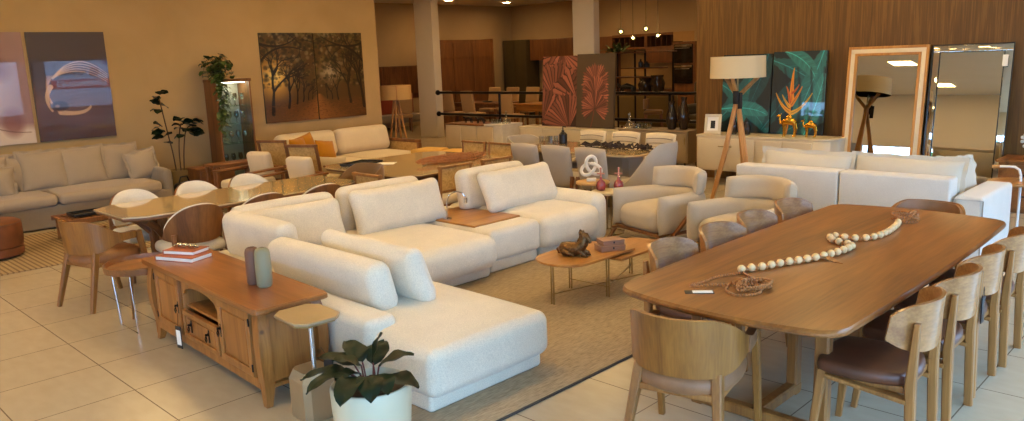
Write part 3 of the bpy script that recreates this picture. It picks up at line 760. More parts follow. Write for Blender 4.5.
def bombe(sx, sy):
    def fn(z):
        k = z / .595; return .03 * math.sin(PI * min(1, max(0, (k - .25) / .75))) * 1.6 - .01 + (.035 * (1 - k / .25) ** 2 if k < .25 else 0)
    mb = MB(); Z = [0, .03, .07, .11, .16, .22, .30, .38, .46, .54, .597]
    vs = []; fs = []
    for z in Z:
        e = fn(z); wd2 = .05 - .022 * max(0, 1 - z / .16)
        cx, cy2 = sx * (L - .045 + e * .7), sy * (D - .03 + e * .5)
        vs += [(cx - wd2 * .8, cy2 - wd2 * .7, z), (cx + wd2 * .8, cy2 - wd2 * .7, z), (cx + wd2 * .8, cy2 + wd2 * .7, z), (cx - wd2 * .8, cy2 + wd2 * .7, z)]
    for i in range(len(Z) - 1):
        for q in range(4): fs.append((i * 4 + q, i * 4 + (q + 1) % 4, (i + 1) * 4 + (q + 1) % 4, (i + 1) * 4 + q))
    fs += [(3, 2, 1, 0), tuple(range((len(Z) - 1) * 4, len(Z) * 4))]
    return mb.add(vs, fs)
for sx in (-1, 1):
    for sy in (-1, 1): obj('corner_post', bombe(sx, sy), W_PINE, t)
obj('base_rail', MB().box(-.86, .86, -D + .0, -D + .025, .10, .165, .004).box(.87, .895, -D + .03, D - .03, .10, .165, .004).box(-.895, -.87, -D + .03, D - .03, .10, .165, .004), W_PINE, t)
def onrack(x, y): return (RX + x * math.cos(RZ) - y * math.sin(RZ), RY + x * math.sin(RZ) + y * math.cos(RZ))
t = thing('hang_tag', 'black and white price tag hanging from the pine sideboard door handle', 'price tag', (*onrack(-.335, -.245), .19), RZ + R(10))
obj('tag_back', MB().box(-.035, .035, -.002, .002, -.115, .05, .001).tube([(0, 0, .05), (0, .01, .14)], .0015, 5), BLACK, t)
obj('tag_label', MB().box(-.027, .027, -.0035, -.002, -.09, .02, .0005), PAPER, t)
# books
def book(label, w, d, h, loc, rz, g=None):
    t = thing('book', label, 'book', loc, rz, g)
    obj('pages', MB().box(-w / 2 + .006, w / 2 - .004, -d / 2 + .005, d / 2 - .005, .004, h - .004, .001), PAPER, t)
    obj('cover', MB().box(-w / 2, w / 2, -d / 2, d / 2, h - .004, h, .001).box(-w / 2, w / 2, -d / 2, d / 2, 0, .004, .001).box(-w / 2, -w / 2 + .005, -d / 2, d / 2, .004, h - .004, .001), RUSTC, t)
    return t
bx, by = onrack(-.72, .0)
book('larger rust-covered book lying flat at the sideboard end, under another book', .36, .21, .034, (bx + .02, by - .02, .63), R(22), 'rust-covered books on the pine sideboard')
book('smaller rust-covered book stacked on the larger one on the pine sideboard', .28, .18, .030, (bx - .02, by + .02, .664), R(26), 'rust-covered books on the pine sideboard')
mb = MB()
for i in range(9):
    a = .5 + i * .02; mb.tube([(-.11 + i * .026 + .02 * math.cos(q * PI / 4), .02 * math.sin(q * PI / 4) * (1 if i % 2 else .5), .014 + .008 * (i % 2) + .006 * math.sin(q)) for q in range(8)], .006, 6, closed=True)
single('decorative_chain', mb, METAL_CH, 'silver decorative chain lying on the stacked rust-covered books', 'decoration', (bx - .03, by + .03, .694), R(20))
def vase_bottle(label, mat, loc, h, rr):
    t = thing('vase', label, 'vase', loc)
    obj('body', MB().lathe([(rr * .8, 0), (rr, .012), (rr * 1.02, h * .5), (rr * .98, h * .86), (rr * .86, h * .95), (rr * .6, h * .99), (rr * .42, h), (rr * .38, h - .02)], n=28), mat, t)
    obj('mouth_shade_disc', MB().lathe([(rr * .38, h - .012), (0, h - .012)], n=16), BLACK, t); return t  # black disc paints the shade inside the neck
vx, vy = onrack(.52, .03); vase_bottle('brown clay bottle vase on the pine sideboard, beside a sage twin', CERAM_BR, (vx - .115, vy + .0, .63), .245, .047)
vase_bottle('sage green bottle vase on the pine sideboard, beside a brown twin', CERAM_GR, (vx + .0, vy + .01, .63), .255, .050)

# ================================================================ champagne side table
t = thing('side_table', 'champagne-coloured pedestal side table with octagonal top and faceted base', 'side table', (-3.88, 2.215, 0), R(-3))
def octo(w, d, c): return [(w - c, -d), (w, -d + c), (w, d - c), (w - c, d), (-w + c, d), (-w, d - c), (-w, -d + c), (-w + c, -d)]
obj('tabletop', MB().prism(octo(.18, .145, .06), .60, .617, .004), METAL_CHAMP, t)
obj('rim', MB().prism(octo(.173, .138, .058), .59, .60), METAL_BR, t)
obj('stem', MB().tube([(.03, 0, .28), (.03, 0, .59)], .014, 14).tube([(.03, 0, .42), (.03, 0, .425)], .0155, 14), METAL_CH, t)
base = MB(); A = octo(.115, .108, .033); Bq = octo(.092, .086, .028)
vs = [(x, y, 0) for x, y in [(p[0] * .97, p[1] * .97) for p in A]] + [(x, y, .012) for x, y in A] + [(x, y, .235) for x, y in A] + [(x, y, .29) for x, y in Bq]
fs = []
for i in range(3):
    for q in range(8): fs.append((i * 8 + q, i * 8 + (q + 1) % 8, (i + 1) * 8 + (q + 1) % 8, (i + 1) * 8 + q))
fs += [tuple(range(7, -1, -1)), tuple(range(24, 32))]
obj('base', base.add(vs, fs), METAL_CHAMP, t, sharp=20)
single('hang_tag', MB().box(-.03, .03, -.002, .002, -.05, .05, .001).tube([(0, 0, .05), (-.03, -.02, .12)], .0015, 5), BLACK, 'black tag leaning from the stem of the champagne side table', 'tag', (-3.80, 2.28, .30), R(30))

# ================================================================ planter
t = thing('potted_plant', 'dark-leaved potted plant in a round pale celadon pot beside the chaise', 'plant', (-3.27, 2.20, 0))
obj('pot', MB().lathe([(.165, 0), (.18, .01), (.198, .12), (.208, .25), (.212, .355), (.206, .37), (.198, .372), (.192, .36), (.186, .30), (0, .30)], n=40), CERAM_POT, t)
obj('soil', MB().lathe([(.19, .31), (.12, .325), (0, .33)], n=24), SOIL, t)
def leaf(mb, base, az, el, L, W, droop, fold=.18, seg=9, twist=0):
    d = Vector((math.cos(az), math.sin(az), 0)); s = Vector((-math.sin(az), math.cos(az), 0)); p = Vector(base); spine = []
    e = el
    for i in range(seg + 1):
        spine.append((p.copy(), d * -math.sin(e) + Vector((0, 0, math.cos(e))))); p = p + (d * math.cos(e) + Vector((0, 0, math.sin(e)))) * (L / seg); e -= droop / seg
    vs = []; fs = []
    for i, (q, nn) in enumerate(spine):
        k = i / seg; w = W / 2 * (math.sin(PI * k ** .8) ** .8 if 0 < k < 1 else 0.0) + .002
        for a in (-1, -.5, 0, .5, 1):
            vs.append(q + (s * math.cos(twist) + nn * math.sin(twist)) * (w * a) + nn * (fold * w * abs(a) + .006 * math.sin(k * 12 + a * 2)))
    for i in range(seg):
        for a in range(4): fs.append((i * 5 + a, (i + 1) * 5 + a, (i + 1) * 5 + a + 1, i * 5 + a + 1))
    return mb.add(vs, fs), spine
fol = MB(); stm = MB(); st2 = MB()
LV0 = [(200, 62, .20, .13, .9, .17, .08), (85, 70, .27, .12, .3, .26, .06), (30, 48, .26, .14, .9, .22, .10), (350, 25, .24, .14, .9, .14, .10), (320, 30, .24, .15, 1.0, .10, .06), (250, 28, .24, .12, 1.4, .10, .06), (285, 15, .27, .13, 1.5, .10, .06),
      (215, 30, .30, .12, 1.3, .12, .07), (190, 22, .30, .12, 1.1, .10, .08), (160, 45, .24, .13, 1.0, .17, .08), (120, 55, .22, .12, .8, .20, .07), (230, 45, .26, .12, 1.4, .16, .05), (10, 62, .2, .11, .5, .22, .05), (270, 50, .20, .11, 1.2, .18, .05)]
LV = [(60, 78, .17, .11, .3, .15, .02), (45, 35, .20, .14, .7, .13, .05), (25, 15, .21, .15, .9, .07, .08), (345, 15, .18, .13, 1.2, .11, .09), (325, 10, .20, .13, 1.3, .12, .10), (295, 10, .22, .14, 1.3, .12, .11), (255, 20, .26, .12, 1.2, .11, .10), (228, 18, .27, .12, .9, .10, .10), (212, 30, .22, .13, .8, .13, .08), (180, 45, .18, .13, .7, .14, .06), (120, 45, .18, .13, .7, .12, .05), (240, 42, .16, .12, .9, .14, .04), (270, 30, .16, .11, 1.0, .11, .06)]
for az, el, Lf, Wf, dr, hh, rr in LV:
    a = R(az); b0 = Vector((.03 * math.cos(a), .03 * math.sin(a), .325)); b1 = Vector((rr * math.cos(a), rr * math.sin(a), .325 + hh))
    stm.tube([b0, (b0 + b1) / 2 + Vector((0, 0, .02)), b1], .005, 6); leaf(fol, b1, a, R(el), Lf, Wf, dr)
obj('foliage', fol, LEAF_D, t, sharp=180); obj('stems', stm, STEMR, t)
# ================================================================ painted panels
def canvas(w, h, c): a = np.zeros((h, w, 3)); a[:] = c; return a
def blend(img, mask, col): img += (np.array(col, float) - img) * np.clip(mask, 0, 1)[..., None]
def grid(img): h, w = img.shape[:2]; return np.meshgrid((np.arange(w) + .5) / w, (np.arange(h) + .5) / h)   # x right, y down
def stroke(img, pts, w0, w1, col, a=1.0, soft=.5):
    """tapered brush stroke; coordinates 0..1, widths as a share of the height"""
    h, w = img.shape[:2]; X, Y = grid(img); asp = w / h; best = np.full((h, w), 1e9)
    n = len(pts) - 1
    for i in range(n):
        (x0, y0), (x1, y1) = pts[i], pts[i + 1]; dx, dy = (x1 - x0) * asp, y1 - y0; L = dx * dx + dy * dy + 1e-12
        t = np.clip((((X - x0) * asp) * dx + (Y - y0) * dy) / L, 0, 1)
        d = np.hypot((X - x0) * asp - t * dx, (Y - y0) - t * dy) - (w0 + (w1 - w0) * (i + t) / n) / 2
        best = np.minimum(best, d)
    blend(img, np.clip(.5 - best * h / (2 * soft), 0, 1) * a, col)
def blob(img, cx, cy2, rx, ry, col, a=1.0, soft=.3, rot=0):
    X, Y = grid(img); c, s = math.cos(rot), math.sin(rot); x, y = X - cx, Y - cy2
    d = np.hypot((x * c + y * s) / rx, (-x * s + y * c) / ry); blend(img, np.clip((1 + soft / 2 - d) / soft, 0, 1) * a, col)
def vnoise(img, sx, sy, seed):
    rs = np.random.RandomState(seed); h, w = img.shape[:2]; g = rs.rand(sy + 2, sx + 2); X, Y = grid(img); x = X * sx; y = Y * sy; i = x.astype(int); j = y.astype(int); u = x - i; v = y - j
    u = u * u * (3 - 2 * u); v = v * v * (3 - 2 * v)
    return (g[j, i] * (1 - u) + g[j, i + 1] * u) * (1 - v) + (g[j + 1, i] * (1 - u) + g[j + 1, i + 1] * u) * v
def curve(p0, p1, p2, n=10): return [((1 - t) ** 2 * p0[0] + 2 * t * (1 - t) * p1[0] + t * t * p2[0], (1 - t) ** 2 * p0[1] + 2 * t * (1 - t) * p1[1] + t * t * p2[1]) for t in [i / n for i in range(n + 1)]]
def picture(name, img, w, h, th, mat, edge, parent=None):
    """slab facing -Y with the picture on its front; origin at the middle of its bottom edge"""
    H, W = img.shape[:2]; mb = MB(); vs = [(-w / 2 + w * i / W, -th, h - h * j / H) for j in range(H + 1) for i in range(W + 1)]
    fs = [(j * (W + 1) + i, (j + 1) * (W + 1) + i, (j + 1) * (W + 1) + i + 1, j * (W + 1) + i + 1) for j in range(H) for i in range(W)]
    mb.add(vs, fs); mb.box(-w / 2, w / 2, -th + .0005, 0, 0, h, .0)
    o = obj(name, mb, mat, parent, smooth=False); me = o.data
    at = me.color_attributes.new('art', 'FLOAT_COLOR', 'CORNER')
    lut = np.clip(img, 0, 255) / 255; l = np.where(lut <= .04045, lut / 12.92, ((lut + .055) / 1.055) ** 2.4).reshape(-1, 3)
    nf = len(me.polygons); cols = np.ones((nf, 3)) * np.array(lin(edge)[:3])
    cols[:H * W] = l
    tot = np.zeros(nf, int); me.polygons.foreach_get('loop_total', tot)
    lc = np.repeat(cols, tot, axis=0); out = np.ones((len(lc), 4)); out[:, :3] = lc
    at.data.foreach_set('color', out.ravel().astype(np.float32)); return o
A_GLOSS = art('glazed_print', 0.35, coat=1.0); A_GLOSS.node_tree.nodes['Principled BSDF'].inputs['Coat IOR'].default_value = 1.55
A_SATIN = art('canvas_print', 0.45, coat=0.3); A_ACR = art('acrylic_print', 0.3, coat=0.8); A_RELIEF_PAINT = art('painted_copper_relief', 0.42, spec=0.6, metal=0.0)
def hang(o, label, loc, rz, g=None, tilt=0, cat='picture'):
    o.location = loc; o.rotation_euler = (tilt, 0, rz); return tag(o, label, cat, g)
# rose picture with the pale shoulder
im = canvas(100, 150, (150, 112, 98)); n = vnoise(im, 4, 5, 1); blend(im, n * .5, (126, 90, 80))
blob(im, .1, .55, .6, .34, (196, 170, 156), .8, .7); blob(im, .62, .30, .16, .10, (120, 70, 56), .8, .9, .4); blob(im, .5, .95, .9, .12, (214, 196, 174), .9, .5); blob(im, .75, .80, .13, .12, (118, 66, 58), .7, .7); stroke(im, curve((.3, .75), (.6, .9), (.95, .9)), .01, .006, (90, 60, 54), .7)
hang(picture('wall_picture', im, 1.04, 1.55, .03, A_GLOSS, (60, 50, 46)), 'glossy pinkish wall picture cut by the photo edge, above the grey linen sofa', (-12.78, 2.72, 1.09), R(90), 'glossy pictures above the grey sofa')
im = canvas(110, 160, (58, 36, 24)); X, Y = grid(im); blend(im, np.clip((Y - .40) * 4, 0, 1) * .75, (112, 80, 74)); n = vnoise(im, 5, 6, 2); blend(im, n * .35, (44, 28, 22)); blend(im, np.clip((Y - .8) * 6, 0, 1) * .7, (60, 38, 38))
CREAMC = (206, 170, 132)
for k in range(5):
    stroke(im, curve((.98, .40 + .02 * k), (.60, .14 + .035 * k), (.26, .42), 14), .006, .016, CREAMC, .8); stroke(im, curve((.27 - .02 * k, .40), (.06 + .012 * k, .55 + .02 * k), (.30, .74), 14), .010, .018, (188, 140, 100), .75)
for q in ((.3, .74, .62, .78, .7, .70), (.22, .5, .1, .6, .2, .72)): stroke(im, curve(q[:2], q[2:4], q[4:], 12), .045, .02, CREAMC, .9)
blob(im, .30, .68, .11, .045, (46, 26, 22), 1, .4); blob(im, .27, .68, .03, .015, (150, 116, 96), .8, .8)
hang(picture('wall_picture', im, 1.04, 1.55, .03, A_GLOSS, (50, 40, 36)), 'dark brown glossy wall picture with a cream swirl, above the grey linen sofa', (-12.78, 3.81, 1.09), R(90), 'glossy pictures above the grey sofa')
# autumn avenue on two panels
im = canvas(280, 200, (84, 60, 34)); X, Y = grid(im); rs = random.Random(5)
blend(im, np.exp(-(((X - .10) / .16) ** 2 + ((Y - .50) / .22) ** 2)), (255, 196, 84)); blend(im, np.exp(-(((X - .64) / .10) ** 2 + ((Y - .46) / .10) ** 2)) * .8, (196, 184, 170)); blend(im, np.exp(-(((X - .12) / .07) ** 2 + ((Y - .47) / .09) ** 2)), (255, 232, 150))
blend(im, np.clip((Y - .74) * 12, 0, 1), (104, 66, 34)); 
path_m = np.clip(1 - np.abs(X - .52) / (.02 + np.clip(Y - .70, 0, 1) * 1.1), 0, 1) * (Y > .70); blend(im, path_m * .9, (164, 108, 62))
for k in range(900):
    x, y = rs.random(), rs.random() ** 1.5 * .62; s = rs.uniform(.004, .02); c = rs.choice([(38, 32, 18), (58, 50, 26), (92, 80, 40), (28, 24, 16), (122, 108, 70), (150, 140, 116)])
    blob(im, x, y, s, s * 1.2, c, .55, .8)
def branch(x, y, an, L, w, d, col):
    e = (x + math.cos(an) * L * .72, y - math.sin(an) * L); m = ((x + e[0]) / 2 + rs.uniform(-.1, .1) * L, (y + e[1]) / 2 + rs.uniform(-.08, .08) * L)
    stroke(im, curve((x, y), m, e, 4), w, w * .6, col, .95, .4)
    if d:
        for k in range(2 if d < 3 else 3): branch(e[0], e[1], an + rs.uniform(-.75, .75), L * rs.uniform(.6, .85), w * .6, d - 1, col)
for x, y0, sc in ((.36, .78, .42), (.41, .765, .32), (.45, .76, .24), (.60, .76, .26), (.65, .77, .34), (.71, .78, .48), (.30, .80, .55), (.22, .84, .75), (.84, .82, .85), (.07, .90, 1.05), (.98, .88, 1.0)):
    branch(x, y0, PI / 2 + (.12 if x > .52 else -.12), .24 * sc, .045 * sc, 4 if sc > .5 else 3, (24, 17, 11))
for p in ((.0, .30, .16, .08, .40, .20), (.0, .12, .2, .2, .34, .05), (1, .34, .85, .08, .60, .16), (1, .12, .8, .22, .58, .04)): stroke(im, curve(p[:2], p[2:4], p[4:], 12), .028, .008, (22, 16, 12), 1)
for k in range(14): branch(rs.uniform(0, 1), rs.uniform(.05, .3), rs.uniform(0, 6.28), .13, .012, 2, (28, 20, 13))
for k in range(500):
    x = rs.random(); y = .78 + rs.random() * .22; blob(im, x, y, .008, .003, rs.choice([(70, 42, 22), (140, 90, 46), (88, 56, 28)]), .5, .9)
im = im * np.array([.92, .90, .80])
GF = 'two panels of the autumn avenue picture'
hang(picture('wall_picture', im[:, :139], 1.05, 1.56, .03, A_ACR, (40, 30, 22)), 'autumn avenue panel with the glowing low sun, on the ochre wall', (-12.78, 7.365, 1.06), R(90), GF)
hang(picture('wall_picture', im[:, 141:], 1.05, 1.56, .03, A_ACR, (40, 30, 22)), 'autumn avenue panel with the forked dark tree, beside the wall corner', (-12.78, 8.435, 1.055), R(90), GF)
# teal leaves with a heliconia on two panels
im = canvas(240, 170, (10, 30, 34)); rs = random.Random(11)
for k, (x0, y0, x1, y1, w, c) in enumerate([(-.1, .95, .50, .10, .26, (20, 84, 88)), (.10, 1.1, .42, .05, .20, (34, 112, 112)), (-.05, .35, .46, .95, .24, (26, 92, 94)), (.45, .0, .30, .6, .22, (14, 64, 70)), (.50, .1, 1.05, .55, .26, (24, 88, 90)), (.98, -.05, .70, .95, .24, (30, 104, 104)), (.55, 1.05, 1.05, .70, .26, (22, 82, 84)), (.42, .95, .75, .35, .22, (16, 66, 70)), (.80, 1.1, .98, .30, .20, (44, 124, 120)), (.62, .0, .9, .3, .18, (40, 116, 112)), (.0, .7, .45, .75, .18, (40, 120, 118))]):
    pts = curve((x0, y0), ((x0 + x1) / 2 + .05, (y0 + y1) / 2 - .08), (x1, y1), 12)
    for q in range(12):
        (a, b), (c2, d) = pts[q], pts[q + 1]; ww = w * math.sin(PI * (q + .7) / 13.4)
        stroke(im, [(a, b), (c2, d)], ww, ww, c, .9, 1.0)
    for q in range(1, 12):
        (a, b) = pts[q]; dx, dy = (x1 - x0), (y1 - y0); L = math.hypot(dx, dy); nx, ny = -dy / L, dx / L; ww = w * .46 * math.sin(PI * q / 12.5)
        for s in (-1, 1): stroke(im, [(a, b), (a + s * nx * ww * .7 + dx * .10, b + s * ny * ww + dy * .10)], .006, .002, tuple(v * (1.5 if q % 2 else .55) for v in c), .6)
    stroke(im, pts, .012, .004, tuple(min(255, v * 1.7 + 12) for v in c), .8)
for k in range(5): stroke(im, curve((.56 + .1 * k, 1.0), (.6 + .1 * k, .6), (.5 + .12 * k, .2)), .05, .02, (6, 18, 22), .55, 2)
stroke(im, curve((.66, 1.02), (.69, .8), (.695, .55)), .018, .02, (196, 120, 20), 1)
for p, c, w in (((.70, .58, .69, .35, .71, .20), (230, 140, 18), .06), ((.68, .72, .60, .66, .55, .50), (222, 150, 24), .05), ((.70, .74, .80, .70, .885, .50), (216, 158, 26), .05), ((.69, .62, .67, .48, .645, .42), (214, 104, 24), .04), ((.70, .64, .76, .52, .79, .42), (220, 128, 26), .045), ((.68, .66, .63, .58, .61, .52), (235, 170, 40), .035), ((.70, .50, .74, .46, .76, .40), (206, 90, 20), .03)):
    stroke(im, curve(p[:2], p[2:4], p[4:], 10), w * 1.1, .010, c, 1); stroke(im, curve(p[:2], p[2:4], p[4:], 10), .01, .002, tuple(v * .6 for v in c), .7)
GG = 'two panels of the teal leaf picture'
hang(picture('leaf_picture', im[:, :118], .80, 1.18, .035, A_ACR, (12, 14, 14)), 'teal leaf panel without the flower, standing behind the tripod lamp', (-5.885, 11.11, .768), 0, GG, tilt=R(-3.5))
hang(picture('leaf_picture', im[:, 122:], .80, 1.20, .035, A_ACR, (12, 14, 14)), 'teal leaf panel with the orange flower, standing behind the golden camels', (-5.065, 11.11, .768), 0, GG, tilt=R(-3.5))
# copper fan leaves on two panels
def fan(img, cx, cy2, L, a0, a1, n, seed, c0=(150, 92, 72), c1=(46, 26, 22)):  # flat print; shadows between the relief ribs are painted dark
    rs = random.Random(seed); asp = img.shape[0] / img.shape[1]; n = int(n * 1.1); st = R(abs(a1 - a0)) / n * L
    for k in range(n):
        f1 = rs.uniform(.6, 1.15); a = R(a0 + (a1 - a0) * (k + .5) / n); l = L * rs.uniform(.9, 1.08); e = (cx + math.cos(a) * l * asp, cy2 - math.sin(a) * l); m = (cx + math.cos(a) * l * .82 * asp, cy2 - math.sin(a) * l * .82)
        stroke(img, [(cx, cy2), m], .006, st * 1.1, c1, 1); stroke(img, [(cx, cy2), m], .003, st * .84, tuple(v * f1 for v in c0), 1, .4); stroke(img, [m, e], st * .84, .002, tuple(v * f1 for v in c0), 1, .4)
        a2 = a + R(abs(a1 - a0)) / n * .3; stroke(img, [(cx, cy2), (cx + math.cos(a2) * l * .8 * asp, cy2 - math.sin(a2) * l * .8)], .002, st * .28, c1, .3, .4)
im = canvas(120, 170, (52, 30, 26))
for q in ((.55, -.05, .38, 180, 360, 13), (-.1, .42, .55, -40, 60, 11), (.95, .20, .50, 170, 300, 13), (.35, .62, .50, 20, 140, 12), (.95, .62, .45, 110, 220, 9), (.0, .95, .45, 0, 100, 10), (.75, 1.02, .46, 60, 175, 13)): fan(im, q[0], q[1], q[2] * 1.15, q[3], q[4], q[5], seed=int(q[0] * 100 + 50))
GC = 'two copper leaf panels'
hang(picture('painted_relief_panel', im, 1.0, 1.44, .04, A_RELIEF_PAINT, (70, 56, 46)), 'tall panel filled with overlapping copper fan leaves, before the white column', (-10.76, 12.42, .60), 0, GC, tilt=R(-4))
im = canvas(120, 170, (82, 68, 50)); n = vnoise(im, 6, 8, 4); blend(im, n * .4, (70, 58, 44))
stroke(im, curve((.40, .99), (.5, .8), (.5, .55)), .016, .012, (116, 62, 44), 1)
for cy2, L in ((.34, .26), (.52, .27), (.70, .26)):
    fan(im, .5, cy2 + .04, L, -40, 220, 26, int(cy2 * 100), (158, 96, 74), (60, 36, 30))
hang(picture('painted_relief_panel', im, .95, 1.46, .04, A_RELIEF_PAINT, (80, 68, 54)), 'olive panel with three copper fan leaves on one stem', (-9.80, 12.36, .60), 0, GC, tilt=R(-4))

# ================================================================ round side table by the rack
t = thing('side_table', 'round wooden tray side table with thin bent-wire legs, beside the pine sideboard', 'side table', (-6.40, 2.24, 0))
obj('tabletop', MB().lathe([(0, .475), (.265, .475), (.285, .48), (.29, .53), (.275, .535), (.268, .50), (0, .497)], n=44), W_MIDX, t)
for s in (-1, 1):
    obj('leg', MB().tube([(-.20, s * .18, .476), (-.18, s * .16, .008), (.18, s * .16, .008), (.20, s * .18, .476)], .0045, 8), METAL_CH, t)
    obj('wooden_leg', MB().bar((s * .26, -.04, 0), (s * .22, -.02, .476), .016, .016, .026, .026), W_LEG, t)

# ================================================================ second dining table with rounded shell chairs
t = thing('dining_table', 'long dining table with beige glass top and chamfered ends, between rounded white chairs', 'table', (-7.58, 3.64, 0))
o6 = [(.36, -1.24), (.48, -1.06), (.50, 0), (.48, 1.06), (.36, 1.24), (-.36, 1.24), (-.48, 1.06), (-.50, 0), (-.48, -1.06), (-.36, -1.24)]
obj('tabletop', MB().prism([(x * .98, y * .99) for x, y in o6], .715, .745, .012), W_MIDX, t)
obj('glass_top', MB().prism(o6, .745, .76, .003), GLAZE_TOP, t)
for sg in (-1, 1):
    mb = MB()
    for sx in (-1, 1):
        mb.bar((sx * .12, sg * .80, 0), (sx * .12, sg * .80, .715), .10, .07)
        mb.tube([(sx * .14, sg * .82, .50), (sx * .20, sg * .90, .60), (sx * .34, sg * 1.04, .70)], .035, 8)
    mb.box(-.16, .16, sg * .80 - .04, sg * .80 + .04, .02, .09)
    obj('pedestal', mb, W_MID, t)
cap((-7.42, 2.26, 0), R(14), 'curved-back wooden captain chair with tan seat, at the end of the beige glass table', G2).children
cc = [o for o in C.objects if o.get('label', '').startswith('curved-back wooden captain chair with tan')][0]
for ch in cc.children:
    if ch.name.startswith(('seat', 'back_lining', 'armrest')) and not ch.name.startswith('seat_frame'):
        ch.data = ch.data.copy(); ch.data.materials[0] = L_TAN if ch.name.startswith('seat') else W_PLYV
def make_shell():
    t = thing('shell_chair', '-', 'chair')
    def P(a, v, off):
        x = .27 * math.sin(a * 1.3) / math.sin(1.3); y = -.26 + .20 * (1 - math.cos(a * 1.3)) / (1 - math.cos(1.3)) + off
        zt = .845 - .20 * abs(a) ** 2.3; zb = .50 + .05 * a * a
        return (x * (1 - off * .8), y - .05 * (v - .3), zb + (zt - zb) * v)
    obj('back_shell', MB().sheet(lambda u, v: P((u - .5) * 2, v, 0), 26, 8, .018), W_MID, t)
    obj('back_pad', MB().sheet(lambda u, v: P((u - .5) * 1.96, .02 + v, .032), 26, 8, lambda u, v: .045 * (max(0, 1 - (2 * u - 1) ** 4) * max(0, 1 - (2 * v - 1) ** 6)) ** .4 + .006), F_SNOWW, t)
    obj('seat', MB().rbox((0, .02, .44), (.50, .48, .10), .045, 3, 6, (0, 0, .015)), F_SNOWW, t)
    for s in (-1, 1):
        obj('leg', MB().bar((s * .24, -.25, 0), (s * .235, -.20, .60), .03, .034, .04, .042), W_MID, t); obj('leg', MB().bar((s * .24, .24, 0), (s * .20, .19, .40), .026, .026, .04, .04), W_MID, t)
    return t
F_SNOWW = fabric('white_boucle', (228, 218, 196), sc=120, st=.5)
shell = Proto(make_shell); G = 'rounded shell chairs around the beige glass table'
for y, l in ((2.88, 'white shell chair across the beige glass table, nearest the grey sofa'), (3.52, 'middle white shell chair on the far side, in front of the potted fiddle-leaf tree'), (4.12, 'white shell chair on the far side of the glass table, nearest the glass cabinet')):
    shell((-8.06, y, 0), R(-90), l, G)
for y, l in ((2.92, 'shell chair showing its brown back, at the table corner near the books'), (3.58, 'shell chair showing its brown back, middle one behind the sectional sofa'), (4.22, 'shell chair showing its brown back, farthest one behind the sectional sofa')):
    shell((-7.05, y, 0), R(90), l, G)
def tub(label, mat, loc, rz, W=.58, zb=.80, za=.62, g=None, legm=W_MID):
    t = thing('tub_chair', label, 'chair', loc, rz, g); fn = shell_pt(W, .54, -.28)
    def S(u, v):
        x, y, s = fn(u); k = max(0, min(1, (s - .3) / .7)); k = k * k * (3 - 2 * k); zt = zb + (za - zb) * k
        return (x, y - .04 * (v - .5) * (1 - k), .40 + (zt - .40) * v)
    obj('backrest', MB().sheet(lambda u, v: S(u, v), 40, 8, lambda u, v: .055 * max(.1, 1 - (2 * v - 1) ** 8) ** .5), mat, t)
    obj('seat', MB().rbox((0, .02, .43), (W - .07, .50, .10), .045, 3, 6, (0, 0, .015)), mat, t)
    for s in (-1, 1):
        obj('leg', MB().bar((s * .22, -.22, 0), (s * .20, -.18, .40), .026, .026, .04, .04), legm, t); obj('leg', MB().bar((s * .22, .22, 0), (s * .20, .18, .40), .026, .026, .04, .04), legm, t)
    return t
tub('brown upholstered tub chair at the far end of the beige glass table', F_BROWN, (-7.62, 5.14, 0), R(180), zb=.86, za=.66)

# ================================================================ grey linen sofa and what is around it
t = thing('sofa', 'long grey linen sofa with loose ruffled cushions under the glossy pictures', 'sofa', (-12.15, 2.4, 0))
obj('base', MB().rbox((-12.15, 2.52, .17), (1.02, 4.22, .30), .03, 2, 2), F_GREYD, t, shift=True)
for y in (.82, 2.0, 3.42):
    pass
for y0, y1 in ((.55, 3.10), (3.12, 4.48)):
    obj('seat_cushion', MB().rbox((-12.08, (y0 + y1) / 2, .385), (.98, y1 - y0, .15), .06, 3, 10, (.02, 0, .03)), F_GREY, t, shift=True)
obj('backrest', MB().rbox((-12.60, 2.52, .42), (.18, 4.22, .62), .06, 3, 4), F_GREYD, t, shift=True)
for y in (.45, 4.60): obj('armrest', MB().rbox((-12.15, y, .36), (1.0, .14, .50), .07, 3, 4, (0, .01, .02)), F_GREYD, t, shift=True)
G = 'grey linen cushions on the long sofa'
for label, y, w, h, dx, tw in (('grey ruffled back cushion at the photo edge, first on the grey sofa', 2.40, .70, .52, 0, 0), ('narrow grey cushion tucked between the edge cushion and the wide ones', 2.90, .60, .52, -.07, 3), ('wide grey ruffled cushion under the pinkish picture, third on the sofa', 3.16, .60, .54, 0, -1), ('wide grey ruffled cushion under the dark swirl picture, middle of the sofa', 3.68, .58, .54, 0, 1), ('grey back cushion partly covered by a smaller square one', 4.20, .52, .53, -.06, -2), ('small square grey cushion at the sofa end nearest the plant', 4.44, .42, .42, .17, 6), ('grey square cushion in front at the photo edge of the sofa', 2.52, .46, .42, .20, -8)):
    pil(label, w, h, .20, (-12.34 + dx, y, .455 + h / 2), 16, -90, F_GREY, G, fl=.03, tw=tw, name='sofa_cushion', cat='cushion')
t = thing('ottoman', 'round rust leather ottoman at the photo edge, on the striped rug', 'ottoman', (-10.33, 2.0, 0))
obj('body', MB().lathe([(.30, .03), (.325, .045), (.33, .09), (.325, .125), (.31, .135), (.325, .145), (.335, .20), (.335, .36), (.325, .41), (.29, .43), (.15, .437), (0, .44)], n=44), L_RUST, t)
obj('seam', MB().lathe([(.328, .40), (.334, .405), (.328, .41)], n=40), L_DARK, t)
for k in range(3): obj('foot', MB().lathe([(.02, 0.012), (.025, .03)], (.22 * math.cos(k * 2.1), .22 * math.sin(k * 2.1), 0), 10), BLACK, t)
